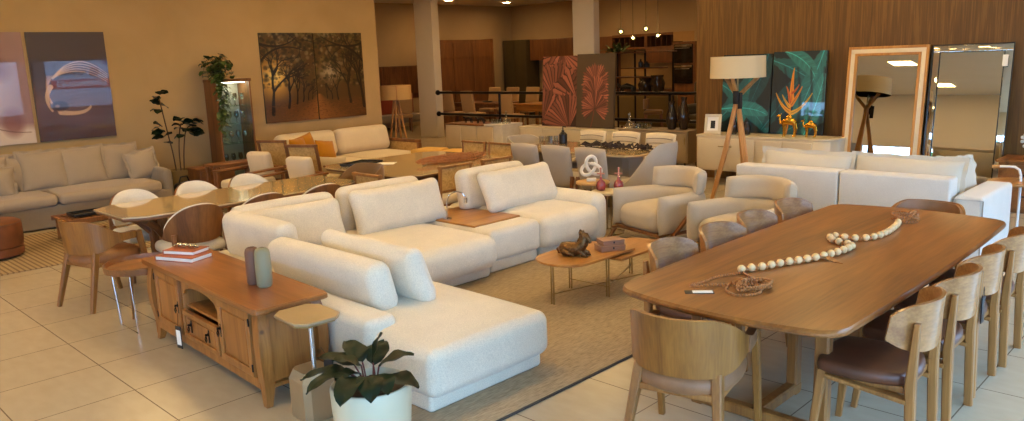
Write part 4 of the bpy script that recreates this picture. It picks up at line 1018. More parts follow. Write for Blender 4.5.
t = thing('coffee_table', 'low dark wooden coffee table with slatted edge in front of the grey sofa', 'table', (-10.55, 3.16, 0))
mb = MB()
for i in range(7): mb.box(-.28, .28, -.37 + i * .107, -.285 + i * .107, .27, .30, .004)
obj('tabletop', mb.box(-.30, -.27, -.38, .38, .25, .31).box(.27, .30, -.38, .38, .25, .31), W_MID, t)
for sx in (-1, 1):
    for sy in (-1, 1): obj('leg', MB().bar((sx * .25, sy * .33, .012), (sx * .25, sy * .33, .27), .03, .03), W_LEG, t)
single('serving_tray', MB().box(-.16, .16, -.24, .24, 0, .012).box(-.16, .16, -.24, -.225, .012, .035).box(-.16, .16, .225, .24, .012, .035).box(-.16, -.145, -.225, .225, .012, .035).box(.145, .16, -.225, .225, .012, .035), BLACK, 'black tray lying on the low dark coffee table before the grey sofa', 'tray', (-10.55, 3.16, .31))
mb = MB().rbox((0, 0, .19), (.22, .30, .38), .08, 3, 4, (.02, .02, 0)).tube([(.0, -.10, .37), (.0, -.06, .46), (.0, .06, .46), (0, .10, .37)], .012, 6)
t = thing('backpack', 'black bag with pink edge on the floor beyond the grey sofa', 'bag', (-11.75, 4.86, 0), R(20)); obj('bag_body', mb, BLACK, t); obj('pink_pocket', MB().rbox((.10, .0, .14), (.05, .20, .2), .02, 2), PINK, t, label='pink pocket')
# fiddle-leaf tree
t = thing('fiddle_leaf_plant', 'slender fiddle-leaf plant with three bare stems against the ochre wall', 'plant', (-12.35, 5.05, 0))
obj('pot', MB().lathe([(.13, 0), (.15, .02), (.17, .40), (.175, .50), (.16, .50), (.15, .46), (0, .46)], n=24), plain('ochre_pot', (132, 108, 62), 0.6), t)
fol = MB(); stm = MB(); rs = random.Random(3)
for i, (ys, top) in enumerate(((-.04, 1.64), (.03, 1.24), (.08, 1.20))):
    e = [(0, ys, .46), (.03, ys * 1.5 - .02, .8), (0, ys * 2 + (.02 if i else -.03), 1.1), (.02, ys * 3.4 - (.05 if i == 0 else -.02), top)]; stm.tube(path(e, .08), .010, 6)
    for k in range(15 if i == 0 else 12):
        q = e[-1]; hh = q[2] - (k // 2) * (.08 if i == 0 else .05) + .05; a = rs.uniform(0, 6.28)
        if i == 0 and k > 7: hh -= .18
        leaf(fol, (q[0], q[1], hh), a, R(rs.uniform(-5, 45)), rs.uniform(.14, .18), rs.uniform(.13, .16), rs.uniform(.4, 1.0), .12, 7, rs.uniform(-.6, .6))
obj('foliage', fol, LEAF_D, t, sharp=180); obj('stems', stm, STEM, t)
# glass cabinet
t = thing('display_cabinet', 'narrow wooden display cabinet with glass front full of stemware', 'cabinet', (-12.52, 6.08, 0))
obj('frame', MB().box(-.24, .20, -.30, -.275, 0, 1.87).box(-.24, .20, .275, .30, 0, 1.87).box(-.24, .22, -.31, .31, 1.82, 1.87, .006).box(-.24, .20, -.275, .275, 0, .10).box(-.24, -.22, -.275, .275, .10, 1.82), W_MID, t)
obj('back_mirror', MB().box(-.218, -.21, -.27, .27, .11, 1.81, .001), plain('cabinet_back', (196, 196, 190), 0.3, 0.2), t)
d = obj('glass_door', MB().box(.185, .193, -.27, .27, .10, 1.81, .001), GLASS, t)
obj('door_handle', MB().tube([(.21, .24, .85), (.225, .24, .88), (.225, .24, 1.0), (.21, .24, 1.03)], .006, 6), BLACK, d)
E_STRIP = emit('cabinet_led', (255, 236, 205), 9.0)
obj('led_strip', MB().box(-.10, .12, -.24, .24, 1.800, 1.812, .001), E_STRIP, t)
SH = (.42, .80, 1.12, 1.42)
for z in SH: obj('shelf', MB().box(-.20, .18, -.272, .272, z, z + .008, .001), GLASS, t)
GL_SOL = plain('stemware_glass', (214, 218, 214), 0.06, spec=0.9, coat=0.6)
def goblet():
    return MB().lathe([(.03, 0), (.03, .004), (.005, .008), (.004, .085), (.012, .095), (.034, .12), (.037, .16), (.03, .20), (.028, .20), (.034, .16), (.03, .122), (.0, .10)], n=12)
gb = Proto(lambda: single('wine_glass', goblet(), GLASS2, '-', 'glass')); GLASS2 = glass('stem_glass', (236, 240, 238), 0.6, 0.03); rs = random.Random(8)
for zi, z in enumerate(SH):
    for k in range(8):
        gb((-12.52 + (-.12 + .14 * (k % 2)), 6.08 - .22 + .062 * k, z + .008), 0, 'clear stemmed glass standing on a shelf of the glass cabinet', 'stemmed glasses in the glass cabinet')
# trailing plant on the cabinet
t = thing('trailing_plant', 'green trailing plant spilling down the side of the glass cabinet', 'plant', (-12.5, 5.93, 1.87))
obj('pot', MB().lathe([(.06, 0), (.08, .01), (.095, .13), (.085, .13), (.08, .11), (0, .11)], n=18), BLACK, t)
fol = MB(); stm = MB(); rs = random.Random(4)
for k in range(15):
    a = rs.uniform(0, 6.28); L = rs.uniform(.12, .3); q = [(0, 0, .1), (L * .5 * math.cos(a), L * .5 * math.sin(a), .14 + rs.uniform(.06, .22)), (L * math.cos(a), L * math.sin(a), .05 + rs.uniform(-.05, .22))]
    for p in path(q, .045): leaf(fol, p, rs.uniform(0, 6.28), R(rs.uniform(-30, 50)), .13, .085, .8, .15, 4)
    stm.tube(path(q, .06), .003, 4)
for k in range(7):
    y = -.16 + rs.uniform(-.03, .1); L = rs.uniform(.3, .85) if k else 1.0; q = [(.05, -.02, .1), (.14, y * .8, .05), (.30, y, -.2), (.29 + rs.uniform(-.02, .03), y + rs.uniform(-.08, .02), -L)]
    for p in path(q, .05): leaf(fol, p, rs.uniform(-1.5, 1.5), R(rs.uniform(-50, 20)), .13, .08, .7, .15, 4)
    stm.tube(path(q, .06), .003, 4)
obj('foliage', fol, LEAF_M, t, sharp=180); obj('vines', stm, STEM, t)

# ================================================================ lounge chairs, cane chairs, cream sofa
def make_lounge():
    t = thing('lounge_chair', '-', 'armchair')
    obj('back_cushion', MB().rbox((0, -.20, .63), (.42, .13, .36), .05, 3, 6, (.0, .03, .0), rot=(R(-10), 0, 0)), F_CREAM, t)
    obj('seat_cushion', MB().rbox((0, .06, .38), (.56, .58, .13), .05, 3, 6, (0, 0, .02)), F_CREAM, t)
    obj('frame', MB().box(-.30, .30, -.26, .34, .26, .31, .01).box(-.32, .32, -.31, -.27, .50, .60, .008), W_MIDX, t)
    for s in (-1, 1):
        obj('armrest', MB().box(s * .30, s * .40, -.32, .36, .56, .59, .01), W_MIDX, t)
        obj('leg', MB().bar((s * .35, -.28, 0), (s * .35, -.28, .56), .04, .05), W_MID, t); obj('leg', MB().bar((s * .35, .30, 0), (s * .35, .30, .56), .04, .05), W_MID, t)
    return t
lounge = Proto(make_lounge); lounge_w = .84
G = 'cream-cushioned wooden lounge chairs'
lounge((-10.72, 5.42, 0), R(195), 'cream-backed wooden lounge chair nearer the glass cabinet', G)
lounge((-9.52, 5.38, 0), R(195), 'cream-backed wooden lounge chair beside the brown tub chair', G)
t = thing('wooden_desk', 'slim walnut desk in front of the glass cabinet', 'desk', (-11.2, 5.52, 0), R(0))
obj('desktop', MB().box(-.30, .02, -.45, .25, .60, .64), W_MIDX, t)
for sx in (-.26, -.02):
    for sy in (-.41, .21): obj('leg', MB().bar((sx, sy, 0), (sx, sy, .60), .05, .05), W_MID, t)
obj('drawer', MB().box(-.01, .018, -.35, .1, .52, .598), W_MID, t)
t = thing('bedside_cabinet', 'small walnut cabinet standing between the fiddle-leaf pot and the desk', 'cabinet', (-11.88, 5.36, 0))
obj('body', MB().box(-.22, .20, -.28, .28, .05, .52).box(-.2, .18, -.26, .26, 0, .05), W_MID, t); dd = obj('drawer', MB().box(.20, .212, -.26, .26, .28, .50), W_MIDX, t); obj('knob', MB().ball((.222, 0, .39), .012, 8), METAL_BR, dd)
obj('top', MB().box(-.24, .22, -.30, .30, .52, .545), W_MIDX, t)
def make_cane():
    t = thing('cane_armchair', '-', 'armchair')
    obj('back_frame', MB().bar((-.23, -.26, .30), (-.24, -.40, .93), .04, .04).bar((.23, -.26, .30), (.24, -.40, .93), .04, .04).bar((-.26, -.40, .93), (.26, -.40, .93), .04, .04, ref=(0, 0, 1)).bar((-.24, -.31, .48), (.24, -.31, .48), .03, .035, ref=(0, 0, 1)), W_MID, t)
    obj('cane_panel', MB().sheet(lambda a, b: (-.225 + .45 * a, -.31 - .083 * b, .49 + .43 * b), 8, 6, .008), W_CANE, t)
    obj('seat_cushion', MB().rbox((0, .03, .40), (.60, .60, .12), .05, 3, 6, (0, 0, .02)), F_CREAM, t)
    obj('seat_frame', MB().box(-.31, .31, -.27, .33, .29, .34, .01), W_MIDX, t)
    for s in (-1, 1):
        obj('armrest', MB().tube(path([(s * .33, -.36, .64), (s * .36, -.1, .63), (s * .36, .2, .62), (s * .35, .38, .58)], .08), .026, 8, flat=.6), W_MIDX, t)
        obj('leg', MB().bar((s * .34, .36, 0), (s * .34, .27, .60), .03, .04, .05, .05), W_MID, t); obj('leg', MB().bar((s * .31, -.40, 0), (s * .30, -.27, .34), .03, .03, .045, .045), W_MID, t)
    return t
cane = Proto(make_cane); G = 'cane-backed armchairs before the cream sofa'
cane((-11.0, 6.22, 0), R(24), 'cane-backed armchair nearer the ochre wall, before the cream sofa', G)
cane((-9.92, 6.08, 0), R(24), 'cane-backed armchair with open wooden arms, nearer the beaded table', G)
single('lumbar_cushion', MB().pillow(.48, .26, .13), F_STRIPE, 'small patterned lumbar cushion on the cane armchair nearer the beaded table', 'cushion', (-9.84, 6.26, .58), R(20))
t = thing('sofa', 'cream sofa with cane-sided wooden arms under the autumn avenue picture', 'sofa', (-11.9, 7.75, 0))
obj('frame', MB().box(-12.45, -11.12, 6.62, 8.98, .14, .22, .01).box(-12.48, -12.42, 6.62, 8.98, .14, .60, .01), W_MID, t, shift=True)
for y in (6.60, 9.0):
    obj('arm_frame', MB().box(-12.40, -11.20, y - .03, y + .03, .58, .64, .012).box(-12.40, -12.33, y - .03, y + .03, .0, .58).box(-11.27, -11.20, y - .03, y + .03, .0, .58).box(-12.33, -11.27, y - .03, y + .03, .16, .22), W_MID, t, shift=True)
    obj('arm_cane', MB().box(-12.33, -11.27, y - .008, y + .008, .22, .58, .002), W_CANE, t, shift=True)
for y in (7.22, 8.38): obj('seat_cushion', MB().rbox((-11.72, y, .33), (1.22, 1.14, .20), .07, 3, 8, (.02, 0, .03)), F_CREAM, t, shift=True)
for y in (7.22, 8.38): obj('back_cushion', MB().rbox((-12.15, y, .66), (.26, 1.14, .46), .10, 4, 8, (.04, 0, .01), rot=(0, R(-14), 0)), F_CREAM, t, shift=True)
G = 'mustard cushions on the cream sofa'
pil('mustard cushion standing upright above the first cane chair back', .36, .36, .16, (-11.62, 6.76, .68), 14, -70, F_YEL, G, name='sofa_cushion', cat='cushion')
pil('mustard cushion tilted on its corner between the two cane chair backs', .36, .36, .16, (-11.80, 7.02, .71), 14, -80, F_YEL, G, tw=14, name='sofa_cushion', cat='cushion')
pil('mustard cushion lowest of the three, behind the open-armed cane chair', .38, .36, .15, (-11.66, 7.30, .60), 24, -84, F_YEL, G, tw=-8, name='sofa_cushion', cat='cushion')

# ================================================================ third table with a heap of beads
t = thing('dining_table', 'square beige glass-topped table on a dark pedestal carrying a heap of beads', 'table', (-8.05, 6.45, 0))
o8 = [(.72, -1.0), (.95, -.78), (.95, .78), (.72, 1.0), (-.72, 1.0), (-.95, .78), (-.95, -.78), (-.72, -1.0)]
obj('tabletop', MB().prism([(x * .985, y * .985) for x, y in o8], .685, .71, .01), W_MIDX, t); obj('glass_top', MB().prism(o8, .71, .722, .003), GLAZE_TOP, t)
obj('pedestal', MB().prism(octo(.34, .42, .1), .0, .685, .01), W_DARK, t)
o = single('bead_heap', tangle((0, 0), .24, .62, 26, 12, .07), BEADB, 'heap of brown wooden bead strings on the square beige table', 'decoration', (-7.75, 6.75, .722)); o['kind'] = 'thing'
single('serving_tray', MB().box(-.16, .16, -.24, .24, 0, .012).tube([(-.16, -.24, .02), (.16, -.24, .02), (.16, .24, .02), (-.16, .24, .02)], .014, 6, closed=True), BLACK, 'black tray on the near edge of the square beige table', 'tray', (-8.62, 5.92, .722), R(20))
single('paper_sheet', MB().box(-.15, .15, -.11, .11, 0, .004, .001), PAPER, 'white papers beside the black tray on the square beige table', 'paper', (-8.40, 6.12, .722), R(40))
def make_cane_side():
    t = thing('cane_chair', '-', 'chair')
    obj('back_frame', MB().bar((-.22, -.20, .0), (-.23, -.27, .86), .034, .036).bar((.22, -.20, .0), (.23, -.27, .86), .034, .036).bar((-.25, -.27, .84), (.25, -.27, .84), .05, .03, ref=(0, 0, 1)).bar((-.22, -.245, .56), (.22, -.245, .56), .03, .03, ref=(0, 0, 1)), W_LEG, t)
    obj('cane_panel', MB().sheet(lambda a, b: (-.215 + .43 * a, -.247 - .02 * b, .57 + .26 * b), 6, 4, .008), W_CANE, t)
    obj('seat', MB().rbox((0, .02, .44), (.46, .46, .08), .035, 3, 5, (0, 0, .015)), F_CREAM, t); obj('seat_frame', MB().box(-.20, .20, -.20, .20, .37, .402), W_LEG, t)
    for s in (-1, 1): obj('leg', MB().bar((s * .20, .21, 0), (s * .19, .19, .40), .028, .028, .04, .04), W_LEG, t)
    return t
cs = Proto(make_cane_side); G = 'cane-backed dining chairs around the square table'
for x, y, rz, l in ((-6.95, 5.86, 90, 'cane-backed dining chair seen over the sofa bolster, nearer the viewer'), (-6.95, 6.52, 90, 'cane-backed dining chair seen over the sofa bolster, beyond its twin'), (-8.42, 7.5, 180, 'cane-backed chair across the square table, nearer the yellow seats'), (-7.86, 7.5, 180, 'cane-backed chair across the square table, nearer the greige chairs'), (-6.98, 5.12, 0, 'cane-backed chair with its back to the sectional sofa, beside the tub chair')):
    cs((x, y, 0), R(rz), l, G)
for x, y, l in ((-9.85, 8.1, 'yellow-seated wooden stool nearer the cream sofa'), (-9.25, 8.15, 'yellow-seated wooden stool nearer the white console')):
    t = thing('stool', l, 'stool', (x, y, 0), R(15), 'low stools with yellow seats'); obj('seat', MB().rbox((0, 0, .60), (.46, .46, .07), .03, 3, 4, (0, 0, .01)), plain('straw_yellow', (206, 160, 78), .7), t)
    for sx in (-1, 1):
        for sy in (-1, 1): obj('leg', MB().bar((sx * .20, sy * .20, 0), (sx * .18, sy * .18, .57), .03, .03, .04, .04), W_LEG, t)

# ================================================================ coffee table, horse, boxes
t = thing('coffee_table', 'two-level oval wooden coffee table on slim brass legs, in front of the sectional', 'table', (-4.12, 5.15, 0))
def stad(x0, x1, y0, y1, near, far, c=.05, n=16):
    w = (x1 - x0) / 2; cx = (x0 + x1) / 2; P = []
    if near: P += [(cx + w * math.cos(a), y0 + w * .85 + w * .85 * math.sin(a)) for a in [PI + PI * i / n for i in range(n + 1)]]
    else: P += [(x0, y0), (x1, y0)]
    if far: P += [(cx + w * math.cos(a), y1 - w * .85 + w * .85 * math.sin(a)) for a in [PI * i / n for i in range(n + 1)]]
    else: P += [(x1, y1), (x0, y1)]
    return P
obj('tabletop', MB().prism(stad(-.25, .27, -.62, .22, True, False), .358, .378, .005), W_COFFEE, t)
obj('tabletop', MB().prism(stad(-.11, .33, -.06, .70, False, True), .325, .345, .005), W_COFFEE, t)
B = METAL_BR
for x, y, h in ((-.01, -.54, .358), (-.19, -.10, .358), (.22, -.10, .358), (-.05, .60, .325), (.25, .54, .325)):
    obj('leg', MB().bar((x - .012, y, .012), (x - .012, y, h), .011, .011).bar((x + .012, y, .012), (x + .012, y, h), .011, .011), B, t)
obj('stretcher', MB().bar((-.01, -.54, .10), (.25, .54, .10), .009, .012).bar((-.19, -.10, .10), (.22, -.10, .10), .009, .012).bar((.22, -.10, .10), (-.05, .60, .10), .009, .012), B, t)
# resting horse
t = thing('horse_figurine', 'bronze figurine of a resting horse on the coffee table', 'figurine', (-4.10, 4.86, .378), R(14))
mb = MB(); 
mb.tube([(-.125, 0, .035), (-.10, 0, .05), (-.03, 0, .058), (.04, 0, .062), (.075, 0, .085)], [.034, .058, .060, .056, .04], 12)
mb.tube([(.05, 0, .075), (.088, 0, .115), (.095, 0, .155), (.082, 0, .185)], [.052, .042, .033, .026], 12)
mb.tube([(.075, 0, .188), (.108, 0, .180), (.142, 0, .140), (.150, 0, .118)], [.02, .026, .018, .012], 10)
for s in (-1, 1):
    mb.tube([(.06, s * .03, .05), (.11, s * .035, .03), (.13, s * .035, .014), (.08, s * .03, .012)], [.022, .016, .012, .010], 8); mb.tube([(-.09, s * .035, .045), (-.03, s * .055, .03), (.02, s * .055, .013), (-.03, s * .05, .012)], [.03, .022, .013, .01], 8)
    mb.tube([(.085, s * .012, .20), (.083, s * .016, .225)], [.008, .001], 6)
obj('body', mb, BRONZE, t, sharp=60)
mn = MB()
for i in range(9):
    k = i / 8; x, z = .03 + .052 * math.sin(k * 2.0), .085 + .12 * k; mn.tube([(x + .01, 0, z), (x - .022, .006 * (-1) ** i, z + .012), (x - .034, 0, z - .012)], [.014, .012, .003], 6)
obj('mane', mn, BRONZE, t); obj('tail', MB().tube([(-.125, 0, .05), (-.155, .01, .04), (-.16, .03, .012), (-.12, .05, .012)], [.012, .018, .014, .004], 8), BRONZE, t)
def bx2(label, w, d, h, loc, rz):
    t = thing('storage_box', label, 'box', loc, rz, 'decorative boxes on the coffee table'); obj('box_body', MB().box(-w / 2, w / 2, -d / 2, d / 2, 0, h * .6, .003), WICK, t); l = obj('lid', MB().box(-w / 2 - .002, w / 2 + .002, -d / 2 - .002, d / 2 + .002, h * .62, h, .003), WICK, t); obj('clasp', MB().box(-.006, .006, -d / 2 - .006, -d / 2, h * .4, h * .75, .001), BLACK, l)
bx2('larger beige box at the bottom of the pair on the coffee table', .22, .155, .05, (-3.99, 5.20, .378), R(62)); bx2('smaller beige box stacked on top of the larger one', .195, .14, .045, (-3.985, 5.205, .4285), R(62))

# ================================================================ boucle armchairs
def make_armchair():
    t = thing('armchair', '-', 'armchair')
    def U(u, v):
        a = (u - .5) * 2; q = a * 1.32
        x = .385 * (1 if q > 0 else -1) * abs(math.sin(q)) ** .55 / math.sin(1.32) ** .55; y = -.34 + .72 * ((1 - math.cos(q)) / (1 - math.cos(1.32))) ** 1.05
        s = abs(a); z0 = .20; z1 = .575 + .02 * s
        return (x, y, z0 + (z1 - z0) * v)
    def th(u, v): return .16 * max(.0004, 1 - abs(2 * v - 1) ** 5) ** .45 * max(.0004, 1 - abs(2 * u - 1) ** 40) ** .5
    obj('wraparound_arms', MB().sheet(U, 56, 14, th), F_OAT, t, sharp=80)
    obj('seat', MB().rbox((0, .04, .315), (.62, .66, .23), .08, 4, 8, (0, .02, .035)), F_OAT, t)
    def Bk(u, v):
        a = (u - .5) * 2; q = a * 1.0; return (.36 * math.sin(q) / math.sin(1.0), -.37 + .24 * (1 - math.cos(q)) / (1 - math.cos(1)) - .03 * v, .56 + .235 * v - .015 * a * a)
    obj('back_pad', MB().sheet(Bk, 30, 12, lambda u, v: .13 * max(.0004, 1 - abs(2 * v - 1) ** 5) ** .45 * max(.0004, 1 - abs(2 * u - 1) ** 14) ** .5), F_OAT, t, sharp=80)
    obj('seat_frame', MB().box(-.36, .36, -.32, .36, .165, .20, .008), W_MIDX, t)
    for s in (-1, 1):
        obj('leg', MB().bar((s * .44, .44, 0), (s * .485, -.06, .50), .028, .034, .036, .05, ref=(1, 0, 0)), W_MID, t); obj('leg', MB().bar((s * .36, -.40, 0), (s * .36, -.30, .18), .026, .026, .04, .04), W_MID, t)
        obj('frame_rail', MB().bar((s * .30, .34, .18), (s * .45, .34, .15), .03, .03, ref=(0, 0, 1)), W_MID, t)
    return t
arm = Proto(make_armchair); G = 'oatmeal boucle armchairs'
arm((-4.63, 6.98, 0), R(163), 'oatmeal boucle armchair beside the round tables, with wooden slanted legs visible', G)
arm((-3.55, 6.76, 0), R(172), 'oatmeal boucle armchair half hidden behind the dining table chairs', G)
# round tables, knot and bottles
def rt(label, loc, r2, h, mat):
    t = thing('round_table', label, 'side table', loc, 0, 'pair of round metal-legged tables'); obj('tabletop', MB().lathe([(0, h - .03), (r2 - .01, h - .03), (r2, h - .025), (r2, h - .004), (r2 - .006, h), (0, h)], n=36), mat, t)
    for k in range(4): a = PI / 4 + k * PI / 2; obj('leg', MB().tube([((r2 - .03) * math.cos(a), (r2 - .03) * math.sin(a), 0), ((r2 - .03) * math.cos(a), (r2 - .03) * math.sin(a), h - .028)], .007, 8), METAL_BR, t)
    obj('base_ring', MB().tube([((r2 - .03) * math.cos(a), (r2 - .03) * math.sin(a), .01) for a in [2 * PI * i / 28 for i in range(28)]], .007, 6, closed=True), METAL_BR, t)
rt('taller round table with golden top carrying the white knot', (-5.78, 7.22, 0), .20, .55, plain('golden_top', (190, 150, 92), .4)); rt('lower round pale table carrying two rose glass bottles', (-5.42, 7.06, 0), .20, .49, plain('pale_top', (190, 176, 146), .35))
t = thing('knot_sculpture', 'white knotted ring sculpture on the taller round table', 'sculpture', (-5.80, 7.22, .55), R(35))
P = []
for i in range(72):
    a = 2 * PI * i / 72; P.append(((math.sin(a) + 2 * math.sin(2 * a)) * .043, -math.sin(3 * a) * .035, .165 - (math.cos(a) - 2 * math.cos(2 * a)) * .043))
obj('knot', MB().tube(P, .021, 12, closed=True), CERAM_WH, t); obj('plinth', MB().box(-.055, .055, -.04, .04, 0, .035, .004), CERAM_WH, t)
for x, y, l in ((-5.50, 7.02, 'rose glass bottle with cross-shaped stopper, nearer the knot sculpture'), (-5.34, 7.14, 'rose glass bottle with cross-shaped stopper, nearer the armchair')):
    t = thing('perfume_bottle', l, 'bottle', (x, y, .49), R(20), 'rose glass bottles'); obj('body', MB().lathe([(.03, 0), (.05, .012), (.056, .06), (.046, .10), (.018, .125), (.014, .15), (.02, .155), (0, .157)], n=20), ROSE_GL, t)
    obj('stopper', MB().tube([(0, 0, .155), (0, 0, .25)], [.012, .008], 8).tube([(-.045, 0, .195), (.045, 0, .195)], .009, 8).ball((0, 0, .255), .014, 8), plain('rose_stopper', (196, 130, 110), .3), t)
# ================================================================ fourth dining table with greige chairs
t = thing('dining_table', 'glossy beige dining table set with greige chairs, dark table runner on top', 'table', (-6.95, 8.50, 0))
obj('glass_top', MB().prism([(1.08, -.52), (1.2, -.36), (1.2, .36), (1.08, .52), (-1.08, .52), (-1.2, .36), (-1.2, -.36), (-1.08, -.52)], .735, .76, .006), GLAZE_TOP, t); obj('apron', MB().box(-1.0, 1.0, -.36, .36, .70, .735, .004), GREYP, t)
for x in (-.62, .62): obj('pedestal', MB().prism(octo(.26, .22, .06), 0, .70, .01).xf(T(x)), GREYP, t)
def make_greige(mat, chan=False):
    t = thing('upholstered_chair', '-', 'chair')
    def B(u, v):
        a = (u - .5) * 2; w = .235 + .02 * v - .02 * (1 - v) ** 2; return (w * a, -.20 - .10 * v ** 1.2 + .03 * a * a, .34 + (.56 - .02 * a * a) * v)
    obj('backrest', MB().sheet(B, 16, 12, lambda u, v: .07 * max(.001, 1 - abs(2 * u - 1) ** 8) ** .4 * max(.001, 1 - abs(2 * v - 1) ** 8) ** .4), mat, t, sharp=80)
    if chan:
        for k in (.62, .74, .86): obj('channel_seam', MB().tube([Vector(B(q, k)) + Vector((0, .036, 0)) for q in (.06, .3, .5, .7, .94)], .006, 6), F_GREYD, t)
    obj('seat', MB().rbox((0, .03, .42), (.48, .48, .11), .045, 3, 6, (0, 0, .015)), mat, t)
    for s in (-1, 1):
        obj('leg', MB().bar((s * .24, -.28, 0), (s * .245, -.22, .50), .03, .034, .036, .05), W_MID, t); obj('leg', MB().bar((s * .22, .22, 0), (s * .20, .18, .37), .028, .028, .04, .04), W_MID, t)
    return t
gr = Proto(lambda: make_greige(F_CHAIRG)); G = 'greige chairs with their backs to the seating area'
for x, l in ((-7.24, 'greige dining chair back nearest the console, first in the row of three'), (-6.68, 'greige dining chair back in the middle of the row of three'), (-6.11, 'greige dining chair back directly behind the white knot sculpture')): gr((x, 7.86, 0), R(-2), l, G)
cr = Proto(lambda: make_greige(F_CREAM, True)); G = 'cream channelled chairs across the glossy table'
for x, l in ((-7.55, 'cream channelled chair below the copper leaf panels'), (-6.93, 'cream channelled chair below the decanter, middle of the far row'), (-6.32, 'cream channelled chair below the tall smoked vases')): cr((x, 9.20, 0), R(180), l, G)
t = thing('wing_chair', 'pale grey wing-sided chair at the head of the glossy table, seen in profile', 'chair', (-5.60, 8.06, 0), R(96))
fn = shell_pt(.58, .58, -.30)
def S(u, v):
    x, y, s = fn(u); k = max(0, min(1, (s - .25) / .75)); k = k * k * (3 - 2 * k); zt = .95 - .50 * k; return (x, y - .08 * v * (1 - k), .33 + (zt - .33) * v)
obj('backrest', MB().sheet(S, 40, 10, lambda u, v: .045 * max(.05, 1 - abs(2 * v - 1) ** 8) ** .5), F_CHAIRG, t); obj('seat', MB().rbox((0, .02, .42), (.50, .52, .11), .045, 3, 6, (0, 0, .015)), F_CHAIRG, t)
for s in (-1, 1): obj('leg', MB().bar((s * .22, -.24, 0), (s * .20, -.20, .38), .028, .028, .04, .04), W_MID, t); obj('leg', MB().bar((s * .22, .24, 0), (s * .20, .20, .38), .028, .028, .04, .04), W_MID, t)
tub('greige tub chair at the far head of the glossy table, near the console', F_CHAIRG, (-8.12, 8.62, 0), R(-90), zb=.86, za=.70)
mb = MB(); rs = random.Random(2)
for k in range(46):
    x = rs.uniform(-.55, .55); a = rs.uniform(-.5, .5); mb.tube([(x, rs.uniform(-.12, .12), .012), (x + .09 * math.cos(a), rs.uniform(-.14, .14), rs.uniform(.03, .07)), (x + .18 * math.cos(a), rs.uniform(-.14, .14), .012)], [.006, .018, .004], 6)
o = single('driftwood_runner', mb, plain('dark_bark', (52, 38, 32), .8, vary=.4, sc=30), 'dark twisted driftwood runner along the middle of the glossy table', 'decoration', (-6.55, 8.62, .76), R(-2)); o['kind'] = 'thing'
t = thing('soap_bottle', 'black pump-top bottle at the far end of the glossy table', 'bottle', (-7.52, 8.72, .76)); obj('body', MB().lathe([(.05, 0), (.062, .01), (.062, .14), (.03, .175), (.022, .18), (.022, .20), (0, .2)], n=18), BLACK, t); obj('pump', MB().tube([(0, 0, .2), (0, 0, .255), (.05, 0, .25)], .010, 8), BLACK, t)
ga = Proto(lambda: single('tumbler', MB().lathe([(.028, 0), (.036, .004), (.04, .10), (.037, .10), (.033, .008), (0, .008)], n=14), GLASS2, '-', 'glass'))
for k in range(5): ga((-7.72 - .09 * (k % 3), 8.66 + .1 * (k // 3) + .03 * (k % 2), .76), 0, 'clear glass tumbler clustered beside the black pump bottle', 'tumblers on the glossy table')

# ================================================================ tripod lamp
def shade_mat(name, c, em):
    m, nt, b = newmat(name); b.inputs['Base Color'].default_value = lin(c); b.inputs['Roughness'].default_value = .9; n = N(nt, 'ShaderNodeTexNoise', i_Scale=1.0); nt.links.new(coord(nt, (300, 300, 40)), n.inputs['Vector']); bump(nt, b, n.outputs[0], .2, .002); b.inputs['Specular IOR Level'].default_value = .1; return m
M_SHADE = shade_mat('linen_shade', (214, 196, 160), 0); M_SHADE2 = shade_mat('cane_shade', (206, 166, 104), 0)
t = thing('tripod_lamp', 'tall wooden tripod floor lamp with wide pale drum shade and crossed legs', 'lamp', (-4.87, 8.98, 0))
obj('lamp_shade', MB().lathe([(.335, 1.68), (.33, 1.94), (.325, 1.94), (.33, 1.68), (.335, 1.68)], n=48).lathe([(.326, 1.935), (0, 1.935)], n=48), M_SHADE, t)
hub = Vector((0, 0, 1.44))
for ft, mat in (((-.27, -.20), W_OAK), ((.26, -.12), W_OAK), ((-.02, .28), W_OAK)):
    fv = Vector((ft[0], ft[1], 0)); mid = fv.lerp(hub, .5) + Vector((.02, 0, 0)); up = hub + Vector((-ft[0] * .8, -ft[1] * .6, .25))
    obj('leg', MB().bar(fv, mid, .04, .03, .062, .036).bar(mid, hub, .062, .036, .05, .034).bar(hub, up, .05, .032, .044, .028), mat, t)
obj('hub', MB().tube([(0, 0, 1.40), (0, 0, 1.48)], .04, 12), W_OAK, t); obj('stem', MB().tube([(0, 0, 1.46), (0, 0, 1.78)], .012, 8).tube([(-.328, 0, 1.70), (.328, 0, 1.70)], .008, 6), METAL_BR, t)
single('hang_tag', MB().rbox((0, 0, -.06), (.075, .012, .16), .005).rbox((.05, .02, -.10), (.06, .012, .20), .005).rbox((0, -.008, -.06), (.05, .004, .06), .001), BLACK, 'bunch of black tags hanging from the tripod lamp hub', 'tag', (-4.85, 8.90, 1.50))

